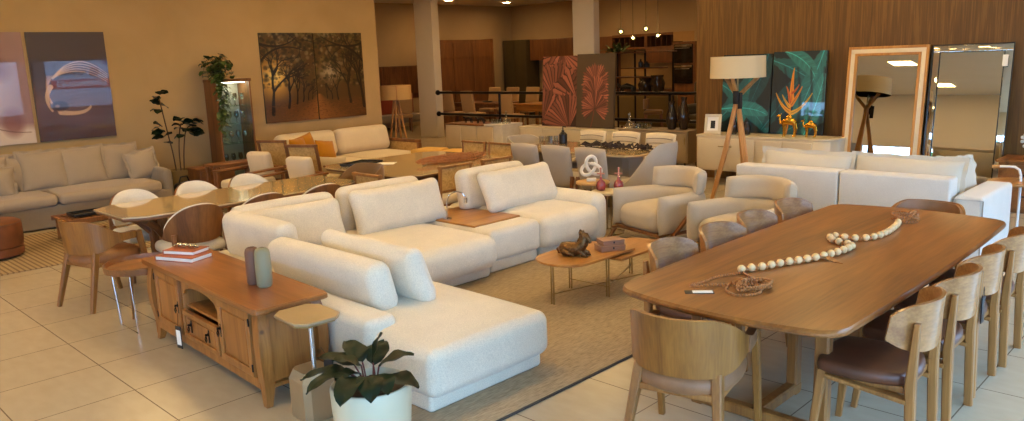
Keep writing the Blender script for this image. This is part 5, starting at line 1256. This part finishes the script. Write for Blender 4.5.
# ================================================================ cream sideboard with decorations
t = thing('sideboard', 'cream lacquered sideboard with rounded end below the teal leaf picture', 'sideboard', (-5.40, 10.88, 0))
ou = [(-1.05, -.26), (.78, -.26)] + [(.78 + .30 * math.sin(a), -.26 + .30 * (1 - math.cos(a))) for a in [R(90) * i / 10 for i in range(1, 11)]] + [(1.08, .26), (-1.05, .26)]
obj('body', MB().prism([(x * .985, y * .97) for x, y in ou], .225, .735, .006), CREAMP, t); obj('top', MB().prism(ou, .735, .765, .006), CREAMP, t)
for i, (a, b) in enumerate(((-1.0, -.55), (-.53, -.08), (-.06, .34), (.36, .78))):
    d = obj('door', MB().box(a, b, -.272, -.252, .25, .71, .006), CREAMP, t); x = b - .05 if i % 2 == 0 else a + .05
    obj('handle', MB().tube([(x - .05, -.29, .60), (x + .05, -.29, .60)], .008, 8), METAL_BR, d)
for x in (-.98, .95):
    for y in (-.22, .22): obj('leg', MB().bar((x, y, 0), (x, y, .225), .022, .022), METAL_WHITE, t)
def camel(label, loc, s, rz):
    t = thing('camel_figurine', label, 'figurine', loc, rz, 'golden camels on the cream sideboard'); mb = MB()
    mb.tube([(.10, 0, .20), (.06, 0, .22), (0, 0, .235), (-.06, 0, .22), (-.10, 0, .195)], [.036, .054, .06, .054, .03], 12); mb.ball((0, 0, .275), .048, 10, (1.1, .7, 1))
    mb.tube([(-.09, 0, .21), (-.13, 0, .20), (-.145, 0, .25), (-.14, 0, .30)], [.028, .022, .017, .016], 10); mb.tube([(-.13, 0, .305), (-.16, 0, .305), (-.19, 0, .295)], [.016, .018, .011], 10)
    for q in (-1, 1):
        mb.tube([(-.075, q * .022, .20), (-.07, q * .022, .10), (-.075, q * .022, .01), (-.085, q * .022, .004)], [.026, .014, .012, .018], 8); mb.tube([(.08, q * .022, .20), (.095, q * .022, .11), (.08, q * .022, .01), (.07, q * .022, .004)], [.03, .014, .012, .018], 8); mb.tube([(-.135, q * .012, .315), (-.13, q * .018, .335)], [.006, .002], 6)
    mb.tube([(.105, 0, .20), (.12, 0, .12)], [.006, .008], 6); mb.xf(Matrix.Scale(s, 4)); obj('body', mb, METAL_GOLD, t, sharp=60); return t
camel('larger golden camel figurine on the sideboard, its neck toward the tripod lamp', (-5.04, 10.80, .765), .98, R(0)); camel('smaller golden camel figurine following the larger one on the sideboard', (-4.74, 10.84, .765), .76, R(0))
t = thing('photo_frame', 'beige photo frame with a small dark silhouette on the cream sideboard', 'frame', (-6.27, 10.80, .765), R(12)); t.rotation_euler = (R(-12), 0, R(12))
obj('frame', MB().box(-.13, .13, -.02, 0, 0, .045).box(-.13, .13, -.02, 0, .255, .30).box(-.13, -.085, -.02, 0, .045, .255).box(.085, .13, -.02, 0, .045, .255), WHITEP, t); obj('print', MB().box(-.085, .085, -.008, -.004, .045, .255, .0), PAPER, t)
obj('silhouette', MB().box(-.035, .035, -.010, -.008, .08, .20, .001), BLACK, t); obj('back_strut', MB().bar((0, .0, .20), (0, .10, .02), .04, .006), BLACK, t)
for x, h, r2, l in ((-5.93, .25, .058, 'taller black glass vase on the cream sideboard, half behind the tripod lamp'), (-5.72, .20, .062, 'shorter round black glass vase on the cream sideboard, before the teal picture')):
    single('vase', MB().lathe([(.03, 0), (r2 * .8, .006), (r2, h * .35), (r2 * .98, h * .6), (r2 * .5, h * .88), (r2 * .55, h), (r2 * .4, h), (r2 * .4, h * .9), (0, h * .88)], n=20), SMOKE, l, 'vase', (x, 10.84, .765), 0, 'black glass vases on the cream sideboard')

# ================================================================ mirrors leaning on the wooden wall
def mirror(label, x, w, h, mats, y=11.0):
    t = thing('leaning_mirror', label, 'mirror', (x, y, 0.003)); t.rotation_euler = (R(-6), 0, 0); ins = 0
    for name, wd2, dp, mat in mats:
        a, b = -w / 2 + ins, w / 2 - ins; z0, z1 = ins, h - ins
        obj(name, MB().box(a, b, -dp, 0, z0, z0 + wd2, .003).box(a, b, -dp, 0, z1 - wd2, z1, .003).box(a, a + wd2, -dp, 0, z0 + wd2, z1 - wd2, .003).box(b - wd2, b, -dp, 0, z0 + wd2, z1 - wd2, .003), mat, t); ins += wd2
    obj('mirror_glass', MB().box(-w / 2 + ins, w / 2 - ins, -.018, -.004, ins, h - ins, .0), MIRROR, t); obj('back_board', MB().box(-w / 2 + .01, w / 2 - .01, -.004, 0, .01, h - .01, .001), BLACK, t); return t
W_MIR = wood('mirror_frame_wood', (170, 112, 52), (206, 148, 80), 'Z', rough=.4)
mirror('tall leaning mirror with orange wood frame and white inlay, reflecting the tripod lamp', -3.865, 1.03, 2.0, (('outer_frame', .035, .04, W_MIR), ('inlay', .055, .034, plain('ivory_inlay', (224, 208, 176), .5)), ('inner_frame', .035, .04, W_MIR)))
BEV = plain('bevel_mirror', (206, 204, 198), .03, 1.0, vary=0)
t = mirror('tall leaning mirror framed in silver mirror strips, next to the wood-framed one', -2.86, .92, 1.99, (('edge_band', .008, .035, BLACK), ('mirror_frame', .085, .03, BEV), ('black_line', .010, .032, BLACK)))
# tilt the faces of the bevelled strips
me = [c for c in t.children if c.name.startswith('mirror_frame')][0].data
for v in me.vertices:
    if v.co.y < -.02:
        k = (abs(v.co.x) - .357) / .09 if abs(v.co.x) > .357 else 0; kz = max(0, (abs(v.co.z - .995) - .89) / .09); v.co.y += .016 * min(1, max(k, kz))
single('mirror_tag', MB().box(-.03, .03, -.004, 0, 0, .14, .001), PAPER, 'white price sticker on the silver mirror frame', 'sticker', (-2.475, 11.112, 1.70)).rotation_euler = (R(-6), 0, 0)

# ================================================================ white linen sofa seen from behind
t = thing('sofa', 'white linen sofa seen from behind, with flanged pillows, before the mirrors', 'sofa', (-3.05, 8.3, 0))
def wp(n, mb, mat=F_SNOW): return obj(n, mb, mat, t, shift=True)
wp('base', MB().rbox((-2.99, 8.28, .19), (2.34, .92, .30), .02, 2, 2))
for a, b in ((-4.18, -3.075), (-3.065, -2.06)): wp('backrest', MB().rbox(((a + b) / 2, 7.80, .43), (b - a, .22, .74), .025, 3, 4))
for a, b in ((-3.96, -3.07), (-3.06, -2.07)): wp('seat_cushion', MB().rbox(((a + b) / 2, 8.35, .40), (b - a, .84, .16), .05, 3, 8, (0, .02, .02)))
for a, b in ((-4.20, -3.97), (-2.04, -1.80)): wp('armrest', MB().rbox(((a + b) / 2, 8.24, .35), (b - a, 1.04, .60), .035, 3, 5, (.008, 0, .008)))
wp('skirt', MB().box(-4.16, -1.84, 7.74, 8.72, .02, .06, .004))
wp('piping', MB().tube([(-2.04, 7.715, .10), (-2.04, 7.715, .62), (-1.80, 7.715, .62), (-1.80, 7.715, .10)], .006, 6), F_GREYD)
G = 'flanged pearl pillows on the white sofa'
pil('flanged pearl pillow on the white sofa nearer the tripod lamp', .94, .48, .22, (-3.56, 8.03, .68), -12, 0, F_PEARL, G, fl=.04, name='flanged_pillow', tw=1)
pil('flanged pearl pillow on the white sofa before the wood-framed mirror', 1.00, .48, .24, (-2.56, 8.05, .68), -12, 0, F_PEARL, G, fl=.04, name='flanged_pillow')
pil('smaller flanged pearl pillow tilted inside the white sofa arm', .48, .44, .18, (-2.19, 8.42, .67), -14, 70, F_PEARL, G, fl=.04, name='flanged_pillow', tw=3)
# beside the sofa
t = thing('side_table', 'wooden side table with bent white metal pole beyond the white sofa arm', 'side table', (-1.84, 9.16, 0))
obj('tabletop', MB().lathe([(0, .58), (.26, .58), (.27, .59), (.27, .60), (0, .602)], n=32), W_COFFEE, t); obj('pole', MB().tube(path([(-.20, .0, .74), (-.05, 0, .745), (.0, .0, .72), (.02, 0, .60), (.02, 0, .02)], .05), .013, 10), METAL_WHITE, t); obj('base', MB().lathe([(.20, 0), (.20, .012), (.02, .02)], (.02, 0, 0), 28), METAL_WHITE, t)
obj('grip', MB().tube([(-.24, 0, .735), (-.17, 0, .742)], .018, 10), W_OAK, t)
t = thing('chest_of_drawers', 'wooden chest of drawers at the photo edge, below the wood-panelled wall', 'chest', (-1.72, 10.80, 0))
obj('body', MB().box(-.62, .62, -.22, .26, .06, .60, .006).box(-.58, .58, -.18, .24, 0, .06), W_MIDX, t); obj('top', MB().box(-.65, .65, -.25, .28, .60, .63, .006), W_MIDX, t)
for r2 in range(2):
    for q in range(2):
        d = obj('drawer', MB().box(-.59 + q * .6, -.02 + q * .6, -.235, -.215, .09 + r2 * .25, .32 + r2 * .25, .004), W_MIDX, t); obj('handle', MB().box(-.36 + q * .6, -.25 + q * .6, -.25, -.234, .20 + r2 * .25, .215 + r2 * .25, .002), BLACKM, d)
t = thing('crystal_flower', 'crystal flower ornament on the chest at the photo edge', 'ornament', (-2.07, 10.72, .63)); mb = MB(); rs = random.Random(9)
for k in range(26): a = rs.uniform(0, 6.28); e = rs.uniform(-1.2, 1.5); c = Vector((math.cos(a) * math.cos(e), math.sin(a) * math.cos(e), math.sin(e))) * .085; mb.ball((c.x, c.y, c.z + .22), .022, 6)
obj('crystals', mb, GL_SOL, t); obj('stem', MB().lathe([(.05, 0), (.05, .01), (.008, .02), (.008, .18)], n=14), METAL_GOLD, t)

# ================================================================ low cabinets behind the fourth table
t = thing('low_cabinet', 'grey low cabinet in front of the kitchen display, carrying tall vases', 'cabinet', (-8.15, 12.15, 0))
obj('body', MB().box(-.76, .74, -.22, .24, .09, .635, .006), GREYP, t); obj('top', MB().box(-.77, .75, -.24, .25, .635, .66, .004), GREYP, t)
for i in range(3):
    d = obj('door', MB().box(-.74 + i * .49, -.26 + i * .49, -.236, -.22, .12, .61, .004), GREYP, t); obj('handle', MB().box(-.30 + i * .49, -.285 + i * .49, -.25, -.235, .42, .54, .002), METAL_BR, d)
for x in (-.68, .66):
    for y in (-.18, .20): obj('leg', MB().bar((x, y, 0), (x, y, .09), .03, .03), BLACK, t)
t = thing('low_cabinet', 'long white low cabinet under the copper leaf panels', 'cabinet', (-10.35, 12.35, 0))
obj('body', MB().box(-1.32, 1.32, -.24, .24, .0, .575, .006), WHITEP, t); obj('top', MB().box(-1.34, 1.34, -.26, .25, .575, .60, .004), WHITEP, t)
for i in range(4): d = obj('door', MB().box(-1.30 + i * .655, -.67 + i * .655, -.256, -.24, .04, .56, .004), WHITEP, t); obj('handle', MB().box(-.73 + i * .655, -.70 + i * .655, -.268, -.255, .25, .36, .002), METAL_BR, d)
t = thing('console', 'white panelled console with wooden top in front of the black railing', 'console', (-13.27, 12.5, 0))
obj('body', MB().box(-.92, .70, -.30, .34, .0, .555, .006), WHITEP, t); obj('top', MB().box(-.93, .42, -.32, .36, .555, .585, .004), W_MIDX, t); obj('white_top', MB().box(.42, .98, -.32, .36, .555, .60, .004), METAL_WHITE, t); obj('side_panel', MB().box(.70, .98, -.30, .34, 0, .555, .006), METAL_WHITE, t)
for i in range(3): obj('door', MB().box(-.90 + i * .535, -.39 + i * .535, -.312, -.30, .03, .54, .004), CREAMP, t)
for q, l in enumerate(('black prowling animal figure on the white console, nearer the white column', 'black prowling animal figure on the white console, nearer the tumblers')):
    mb = MB(); x = 0
    mb.tube([(x - .10, 0, .10), (x, 0, .115), (x + .10, 0, .10)], [.02, .035, .025], 10); mb.tube([(x - .10, 0, .10), (x - .15, 0, .13), (x - .19, 0, .12)], [.02, .02, .012], 8)
    for s in (-1, 1): mb.tube([(x - .08, s * .02, .10), (x - .10, s * .02, .0)], [.014, .008], 6); mb.tube([(x + .08, s * .02, .10), (x + .11, s * .02, .0)], [.016, .008], 6)
    mb.tube([(x + .10, 0, .11), (x + .18, 0, .06)], [.01, .005], 6)
    single('panther_figurine', mb, BLACK, l, 'figurine', (-13.65 + .42 * q, 12.45, .585), 0, 'black animal figures on the white console')
def decanter(label, loc, g):
    t = thing('decanter', label, 'bottle', loc, 0, g); obj('body', MB().lathe([(.09, 0), (.10, .01), (.085, .06), (.03, .13), (.022, .20), (.03, .22), (.02, .22), (0, .2)], n=18), GLASS2, t); obj('stopper', MB().ball((0, 0, .25), .032, 10), GLASS2, t); return t
decanter('glass decanter with ball stopper on the white console', (-12.45, 12.5, .60), 'decanters'); decanter('glass decanter with ball stopper on the grey low cabinet', (-8.78, 12.1, .66), 'decanters')
for k in range(6): ga((-12.80 + .075 * (k % 3), 12.40 + .09 * (k // 3), .60), 0, 'clear tumbler in the cluster beside the decanter on the white console', 'tumblers on the white console')
for k in range(8): ga((-8.60 + .085 * (k % 4), 12.02 + .11 * (k // 4), .66), 0, 'clear tumbler in the cluster beside the decanter on the grey cabinet', 'tumblers on the grey low cabinet')
for x, y, h, l in ((-7.86, 12.12, .50, 'shorter of the two tall smoked glass vases on the grey cabinet'), (-7.63, 12.15, .58, 'taller smoked glass vase on the grey cabinet, nearest the wooden wall')):
    single('vase', MB().lathe([(.05, 0), (.07, .01), (.105, h * .3), (.10, h * .5), (.06, h * .75), (.045, h * .88), (.06, h), (.05, h), (.035, h * .88), (0, h * .85)], n=22), SMOKE, l, 'vase', (x, y, .66), 0, 'tall smoked vases')
# black railing
t = thing('railing', 'black metal two-rail railing with ball ends between column and wooden wall', 'railing', (-11.5, 13.65, 0))
for z in (1.22, .66): obj('rail', MB().tube([(-4.6, 0, z), (4.66, 0, z)], .032, 12).ball((-4.62, 0, z), .07, 12), BLACKM, t)
for x in (-2.3, 0.15, 2.6, 4.5): obj('post', MB().bar((x, 0, 0), (x, 0, 1.20), .05, .05), BLACKM, t)

# ================================================================ rear showroom beyond the railing
t = thing('floor_lamp', 'tripod floor lamp with wide cane drum shade standing by the wall corner', 'lamp', (-13.98, 10.63, 0))
obj('lamp_shade', MB().lathe([(.34, 1.24), (.34, 1.55), (.33, 1.55), (.33, 1.24), (.34, 1.24)], n=40), M_SHADE2, t)
for k in range(4): a = PI / 2 * k + .6; obj('leg', MB().bar((.24 * math.cos(a), .24 * math.sin(a), 0), (.05 * math.cos(a), .05 * math.sin(a), 1.22), .03, .03, .04, .04), W_OAK, t)
obj('stem', MB().tube([(0, 0, 1.15), (0, 0, 1.45)], .012, 8).tube([(-.33, 0, 1.40), (.33, 0, 1.40)], .008, 6), METAL_BR, t); obj('band', MB().tube([(.342 * math.cos(-.6), .342 * math.sin(-.6), 1.24), (.342 * math.cos(-.6), .342 * math.sin(-.6), 1.55)], .012, 6), W_OAK, t)
t = thing('headboard_panel', 'brown slatted headboard panel on the far wall behind the cane lamp', 'headboard', (-20.42, 15.9, 0)); mb = MB()
for i in range(26): mb.box(.0, .05, -.9 + i * .07, -.855 + i * .07, 1.05, 1.92, .004)
obj('slats', mb, W_MID, t); obj('backing', MB().box(-.01, .01, -.95, .95, .9, 1.94), W_DARK, t)
t = thing('bench', 'rust-red covered bench sofa below the slatted headboard', 'sofa', (-19.7, 14.9, 0)); obj('seat', MB().rbox((0, 0, .34), (.8, 1.9, .24), .08, 3, 4, (0, 0, .02)), F_GREYD, t); obj('backrest', MB().rbox((-.32, 0, .78), (.22, 1.9, .66), .08, 3, 4, (.02, 0, 0)), fabric('rust_fabric', (140, 60, 34)), t)
for sx in (-.3, .3):
    for sy in (-.8, .8): obj('leg', MB().bar((sx, sy, 0), (sx, sy, .23), .05, .05), W_DARK, t)
def make_far_chair():
    t = thing('dining_chair', '-', 'chair')
    obj('backrest', MB().rbox((0, -.24, .86), (.52, .08, .62), .035, 3, 4, (0, .02, 0), rot=(R(8), 0, 0)), F_TANF, t); obj('seat', MB().rbox((0, 0, .47), (.52, .52, .10), .04, 3, 4, (0, 0, .015)), F_TANF, t)
    for sx in (-1, 1):
        for sy in (-1, 1): obj('leg', MB().bar((sx * .22, sy * .22, 0), (sx * .21, sy * .20, .43), .035, .035, .045, .045), W_MID, t)
    return t
fc = Proto(make_far_chair); G = 'beige chairs of the rear dining displays'
spots = [(-17.9, 15.75, 0, 'beige rear chair before the reddish table, nearest the white column'), (-17.0, 15.75, 0, 'beige rear chair before the reddish table, second from the column'), (-18.1, 17.45, 180, 'beige rear chair behind the reddish table, nearest the brown wardrobe side'), (-17.3, 17.45, 180, 'beige rear chair behind the reddish table, second from the wardrobe'), (-16.5, 17.5, 180, 'beige rear chair behind the reddish table, nearest the light wood table'),
         (-15.6, 17.6, 180, 'beige rear chair behind the light wood table, its first'), (-14.95, 17.6, 180, 'beige rear chair behind the light wood table, its second'), (-14.2, 17.6, 180, 'beige rear chair behind the light wood table, nearest the copper panels'), (-15.3, 15.6, 0, 'beige rear chair in front of the light wood table, below the railing'),
         (-18.9, 14.6, 60, 'beige rear chair seen between wall corner and white column, nearer the column'), (-19.1, 13.3, 60, 'beige rear chair seen between wall corner and white column, nearer the lamp')]
for x, y, rz, l in spots: fc((x, y, 0), R(rz), l, G)
for label, x, y, w, mat in (('reddish wooden dining table beyond the black railing', -17.4, 16.6, 1.9, W_MID), ('light wooden dining table with deep apron beyond the black railing', -14.85, 16.6, 1.8, wood('honey_wood', (150, 98, 42), (184, 128, 60), 'X'))):
    t = thing('dining_table', label, 'table', (x, y, 0)); obj('tabletop', MB().box(-w / 2, w / 2, -.5, .5, .73, .77, .008), mat, t); obj('apron', MB().box(-w / 2 + .06, w / 2 - .06, -.44, .44, .56 if mat is not W_MID else .64, .73), mat, t)
    for sx in (-1, 1):
        for sy in (-1, 1): obj('leg', MB().bar((sx * (w / 2 - .1), sy * .4, 0), (sx * (w / 2 - .1), sy * .4, .60), .08, .08), mat, t)
    single('table_setting', MB().lathe([(.0, 0), (.13, .0), (.17, .03), (.16, .03), (.12, .008), (0, .008)], n=20), PAPER if mat is not W_MID else BLACK, ('white' if mat is not W_MID else 'black') + ' dish on the ' + ('light' if mat is not W_MID else 'reddish') + ' table beyond the railing', 'dish', (x + .1, y, .77))
t = thing('wardrobe', 'large brown wooden wardrobe with three sliding doors at the far wall', 'wardrobe', (-20.1, 18.35, 0))
obj('body', MB().box(-.34, .30, -1.75, .92, 0, 2.72, .008), W_CAB, t); obj('side_panel', MB().box(-.34, .36, .92, .98, 0, 2.74, .006), W_CAB, t)
for i in range(3): obj('door', MB().box(.30, .33, -1.73 + i * .89, -.86 + i * .89, .05, 2.62, .006).box(.33, .34, -1.73 + i * .89, -.86 + i * .89, 2.10, 2.20, .002), W_CAB, t)
OLIV = plain('olive_lacquer', (74, 62, 34), .5)
t = thing('tall_cabinet', 'olive tall kitchen cabinet in the far corner', 'cabinet', (-19.5, 20.65, 0)); obj('body', MB().box(-.75, .38, -.34, .32, 0, 2.68, .008), OLIV, t); obj('door', MB().box(-.73, -.19, -.36, -.34, .05, 2.64, .005), OLIV, t); obj('door', MB().box(-.17, .36, -.36, -.34, .05, 2.64, .005), OLIV, t)
t = thing('wall_cabinet', 'brown wooden wall cabinets over a pale splashback beside the olive cabinet', 'cabinet', (-18.15, 20.8, 0)); obj('body', MB().box(-.95, .98, -.30, .19, 1.95, 2.66, .006), W_CAB, t)
for i in range(3): obj('door', MB().box(-.94 + i * .64, -.31 + i * .64, -.32, -.30, 1.96, 2.65, .005), W_CAB, t)
t = thing('base_cabinet', 'kitchen base cabinet run below the brown wall cabinets', 'cabinet', (-18.15, 20.7, 0)); obj('body', MB().box(-.95, .98, -.30, .28, .0, .88, .006), OLIV, t); obj('worktop', MB().box(-.97, 1.0, -.33, .28, .88, .93, .004), W_CAB, t)
for i in range(3): obj('door', MB().box(-.94 + i * .64, -.31 + i * .64, -.32, -.30, .10, .86, .005), OLIV, t)
# kitchen behind the copper panels
t = thing('kitchen_unit', 'wooden kitchen wall unit with dark cubbies along its top and pale splashback', 'cabinet', (-14.27, 20.6, 0))
obj('carcass', MB().box(-1.75, -1.25, -.1, .38, 0, 2.62, .006).box(-1.25, 1.05, -.1, .38, 2.56, 2.64).box(-1.25, 1.05, -.1, .38, 2.18, 2.24).box(-.02, .08, -.1, .38, 2.24, 2.56).box(-1.25, 1.05, .30, .38, 2.24, 2.56), W_CAB, t)
obj('cubby_back', MB().box(-1.24, 1.04, .20, .30, 2.24, 2.56), W_DARK, t)
for i in range(12): obj('divider', MB().box(-1.20 + i * .195, -1.185 + i * .195, -.06, .2, 2.24, 2.56, .001), W_DARK, t)
obj('upper_door', MB().box(.05, 1.03, -.1, .3, 1.75, 2.18, .005), W_CAB, t); obj('splashback', MB().box(-1.25, 1.05, .34, .38, .95, 2.18), plain('pale_splashback', (168, 136, 84), .5), t); obj('worktop', MB().box(-1.25, 1.05, -.2, .38, .90, .95), W_DARK, t); obj('base', MB().box(-1.25, 1.05, -.15, .38, 0, .90), W_CAB, t)
t = thing('oven_tower', 'tall oven tower with two black built-in ovens beside the wooden wall edge', 'oven', (-12.86, 20.6, 0)); obj('body', MB().box(-.38, .38, -.14, .38, 0, 2.34, .006), W_CAB, t)
for z in (1.72, 1.12):
    o = obj('oven', MB().box(-.32, .32, -.18, -.14, z, z + .55, .01), plain('oven_black', (14, 13, 13), .12, coat=.6), t); obj('oven_handle', MB().tube([(-.25, -.22, z + .43), (.25, -.22, z + .43)], .012, 8), METAL_CH, o); obj('control_strip', MB().box(-.30, .30, -.185, -.18, z + .47, z + .53), METAL_CH, o)
obj('niche_lining', MB().box(-.36, .36, -.145, -.14, 2.36, 2.64), plain('tan_niche', (176, 136, 80), .6), t)  # flat tan panel above the ovens
t = thing('shelving_unit', 'open black metal shelving island with brown shelves below the pendant lamps', 'shelf', (-11.35, 16.2, 0))
for x in (-.12, .18): obj('upright', MB().bar((x - .1, 0, 0), (x - .1, 0, 2.10), .04, .04), BLACKM, t)
for x in (-.9, .75): obj('upright', MB().bar((x, .2, 0), (x, .2, 2.10), .04, .04), BLACKM, t)
for z, a, b in ((2.08, -1.0, .85), (1.70, -.55, .60), (1.48, -1.0, .40), (1.05, -1.0, .85)): obj('shelf', MB().box(a, b, -.16, .22, z - .03, z, .004), W_DARK, t)
for x, z, h, r2, l in ((-.05, 1.70, .20, .06, 'small dark bottle on the brown shelf under the pendant lamps'), (.12, 1.70, .14, .08, 'small dark round jar on the brown shelf under the pendant lamps')):
    single('bottle' if h > .15 else 'jar', MB().lathe([(r2 * .8, 0), (r2, .01), (r2, h * .6), (r2 * .4, h * .8), (r2 * .4, h), (0, h)], n=16), BLACK, l, 'bottle' if h > .15 else 'jar', (-11.35 + x, 16.2, z))
single('plant_foliage', (lambda mb: ([leaf(mb, (random.uniform(-.2, .2), random.uniform(-.1, .1), .05), random.uniform(0, 6.28), R(random.uniform(10, 80)), .30, .07, 1.0, .15, 5) for _ in range(30)], mb)[1])(MB()), LEAF_M, 'small green plant on top of the black shelving beside the white column', 'plant', (-12.15, 16.25, 2.08), kind=None) if False else None
mb = MB(); rs = random.Random(6)
for _ in range(34): leaf(mb, (rs.uniform(-.22, .22), rs.uniform(-.1, .1), .02), rs.uniform(0, 6.28), R(rs.uniform(10, 80)), .30, .07, 1.0, .15, 5)
single('shelf_plant', mb, LEAF_M, 'green plant on top of the black shelving beside the white column', 'plant', (-12.15, 16.25, 2.08))
for x, z, h, l in ((.50, 1.05, .46, 'larger dark urn on the lower shelf under the pendant lamps'), (.16, 1.05, .40, 'dark urn next to the larger one on the lower shelf')):
    single('urn', MB().lathe([(.10, 0), (.16, .1), (.19, h * .6), (.14, h * .85), (.16, h), (.10, h), (0, h * .9)], n=18), SMOKE, l, 'urn', (-11.35 + x, 16.1, z))
mb = MB(); mb.tube([(-.2, 0, .16), (0, 0, .2), (.2, 0, .16)], [.05, .08, .05], 10); mb.tube([(-.2, 0, .16), (-.3, 0, .26)], [.05, .04], 8)
for x in (-.15, .15):
    for s in (-1, 1): mb.tube([(x, s * .04, .16), (x * 1.3, s * .05, 0)], [.03, .02], 6)
single('animal_figurine', mb, BLACK, 'black animal figure on the lower brown shelf beside the urns', 'figurine', (-11.75, 16.12, 1.05))
t = thing('sofa', 'olive green sofa seen from behind beyond the railing', 'sofa', (-12.0, 17.6, 0)); OLF = fabric('olive_fabric', (120, 98, 52)); obj('backrest', MB().rbox((0, -.35, .62), (1.9, .24, .74), .08, 3, 5, (0, .02, 0)), OLF, t); obj('seat', MB().rbox((0, .1, .30), (1.9, .8, .34), .08, 3, 5, (0, 0, .02)), OLF, t)
for sx in (-.8, .8): obj('leg', MB().bar((sx, -.3, 0), (sx, -.3, .14), .05, .05), W_DARK, t); obj('leg', MB().bar((sx, .4, 0), (sx, .4, .14), .05, .05), W_DARK, t)
t = thing('sofa', 'dark olive high-backed sofa by the wooden wall edge beyond the railing', 'sofa', (-9.6, 17.3, 0)); OLD = fabric('dark_olive_fabric', (70, 58, 34)); obj('backrest', MB().rbox((0, .3, .80), (2.2, .26, 1.0), .08, 3, 5, (0, .02, 0)), OLD, t); obj('seat', MB().rbox((0, -.1, .34), (2.2, .9, .34), .08, 3, 5, (0, 0, .02)), OLD, t); obj('armrest', MB().rbox((-1.0, -.1, .5), (.24, .9, .5), .08, 3, 5), OLD, t)
for sx in (-.9, .9): obj('leg', MB().bar((sx, -.4, 0), (sx, -.4, .18), .05, .05), W_DARK, t); obj('leg', MB().bar((sx, .3, 0), (sx, .3, .31), .05, .05), W_DARK, t)
t = thing('bar_stool', 'tan wooden bar stool with curved back beyond the railing', 'stool', (-10.35, 15.2, 0), R(-60))
obj('seat', MB().rbox((0, 0, .70), (.44, .42, .09), .04, 3, 4, (0, 0, .01)), F_BROWN, t); obj('backrest', MB().sheet(lambda u, v: (.23 * math.sin((u - .5) * 2.4) / math.sin(1.2), -.22 + .16 * (1 - math.cos((u - .5) * 2.4)), .78 + .22 * v), 16, 5, .03), F_BROWN, t)
for sx in (-1, 1):
    for sy in (-1, 1): obj('leg', MB().bar((sx * .22, sy * .22, 0), (sx * .17, sy * .17, .66), .035, .035, .045, .045), W_MID, t)
obj('footrest', MB().bar((-.2, .2, .25), (.2, .2, .25), .025, .025), W_MID, t)
E_BULB = emit('filament_bulb', (255, 206, 120), 14.0)
for x, y, z, l in ((-12.21, 16.5, 2.60, 'first pendant bulb from the white column, hanging on a brass rod'), (-11.84, 16.5, 2.43, 'second pendant bulb from the white column, one of the lower pair'), (-11.45, 16.5, 2.63, 'third pendant bulb from the white column, the highest one'), (-11.10, 16.5, 2.45, 'fourth pendant bulb, nearest the wooden wall and hanging low')):
    t = thing('pendant_lamp', l, 'lamp', (x, y, z), 0, 'glass globe pendants over the kitchen display'); obj('bulb', MB().ball((0, 0, 0), .032, 10), E_BULB, t); obj('globe', MB().ball((0, 0, 0), .085, 16), GLASS, t); obj('rod', MB().tube([(0, 0, .085), (0, 0, .50)], .016, 8), METAL_BR, t); obj('cord', MB().tube([(0, 0, .50), (0, 0, CZ - z)], .005, 6), BLACK, t); obj('canopy', MB().lathe([(.06, CZ - z - .03), (.06, CZ - z)], n=14), METAL_BR, t)

# ================================================================ pharmacy front across the pavement (seen in the picture glass)
t = thing('building_front', 'pale shop building across the pavement, mirrored in the glossy pictures', 'building', (9.4, 8.0, 0)); BW = plain('pale_facade', (92, 74, 66), .8)
obj('facade', MB().box(0, .4, -8, 8, -.15, 3.4, .01), BW, t); obj('plinth', MB().box(-.05, .0, -8, 8, -.15, .35), plain('dark_plinth', (70, 60, 66), .8), t)
obj('white_board', MB().box(-.05, .0, -2.1, .55, .6, 2.75, .01).box(-.06, -.05, -1.3, -.9, 1.9, 2.3), plain('board_white', (205, 196, 200), .7), t)
obj('shop_window', MB().box(-.03, .0, -6, 6, .45, 1.0), plain('dark_shop_window', (64, 54, 60), .2), t)
t = thing('shop_sign', 'grey pharmacy sign with a red offer banner outside, read mirrored in the picture', 'sign', (9.38, 10.75, .55)); obj('board', MB().box(-.08, .0, -1.25, 1.25, .25, 2.2, .01), plain('sign_grey', (182, 178, 190), .6), t)
ban = obj('banner', MB().box(-.10, -.08, -1.12, 1.12, .99, 1.33, .004), plain('sign_red', (196, 40, 56), .6), t)
def text(body, size, y, z, mat, par, name):
    cu = bpy.data.curves.new(name, 'FONT'); cu.body = body; cu.size = size; cu.align_x = 'CENTER'; cu.align_y = 'CENTER'; cu.extrude = .005; cu.offset = .008; cu.materials.append(mat)
    tmp = bpy.data.objects.new(name, cu); C.objects.link(tmp); bpy.context.view_layer.update()
    me = bpy.data.meshes.new_from_object(tmp.evaluated_get(bpy.context.evaluated_depsgraph_get())); bpy.data.objects.remove(tmp); me.materials.clear(); me.materials.append(mat)
    o = bpy.data.objects.new(name, me); C.objects.link(o); o.parent = par; o.location = (-.105, y, z); o.rotation_euler = (R(90), 0, R(-90)); return o
WH = plain('sign_white', (236, 232, 232), .6); INK = plain('sign_ink', (44, 40, 60), .6)
text('LEVE3PAGUE2', .30, 0, 1.155, WH, ban, 'lettering'); text('enéricos', .30, -.32, 1.62, INK, t, 'lettering')
text('P', .24, .98, 1.98, plain('sign_blue', (40, 60, 130), .6), t, 'lettering')
obj('emblem', MB().tube([(-.085, .50 + .15 * math.cos(a), 1.62 + .15 * math.sin(a)) for a in [R(140 - 300 * i / 20) + 0 for i in range(21)]], .04, 8).tube([(-.085, .50, 1.60), (-.085, .36, 1.60)], .035, 8), plain('emblem_red', (120, 30, 50), .6), t)
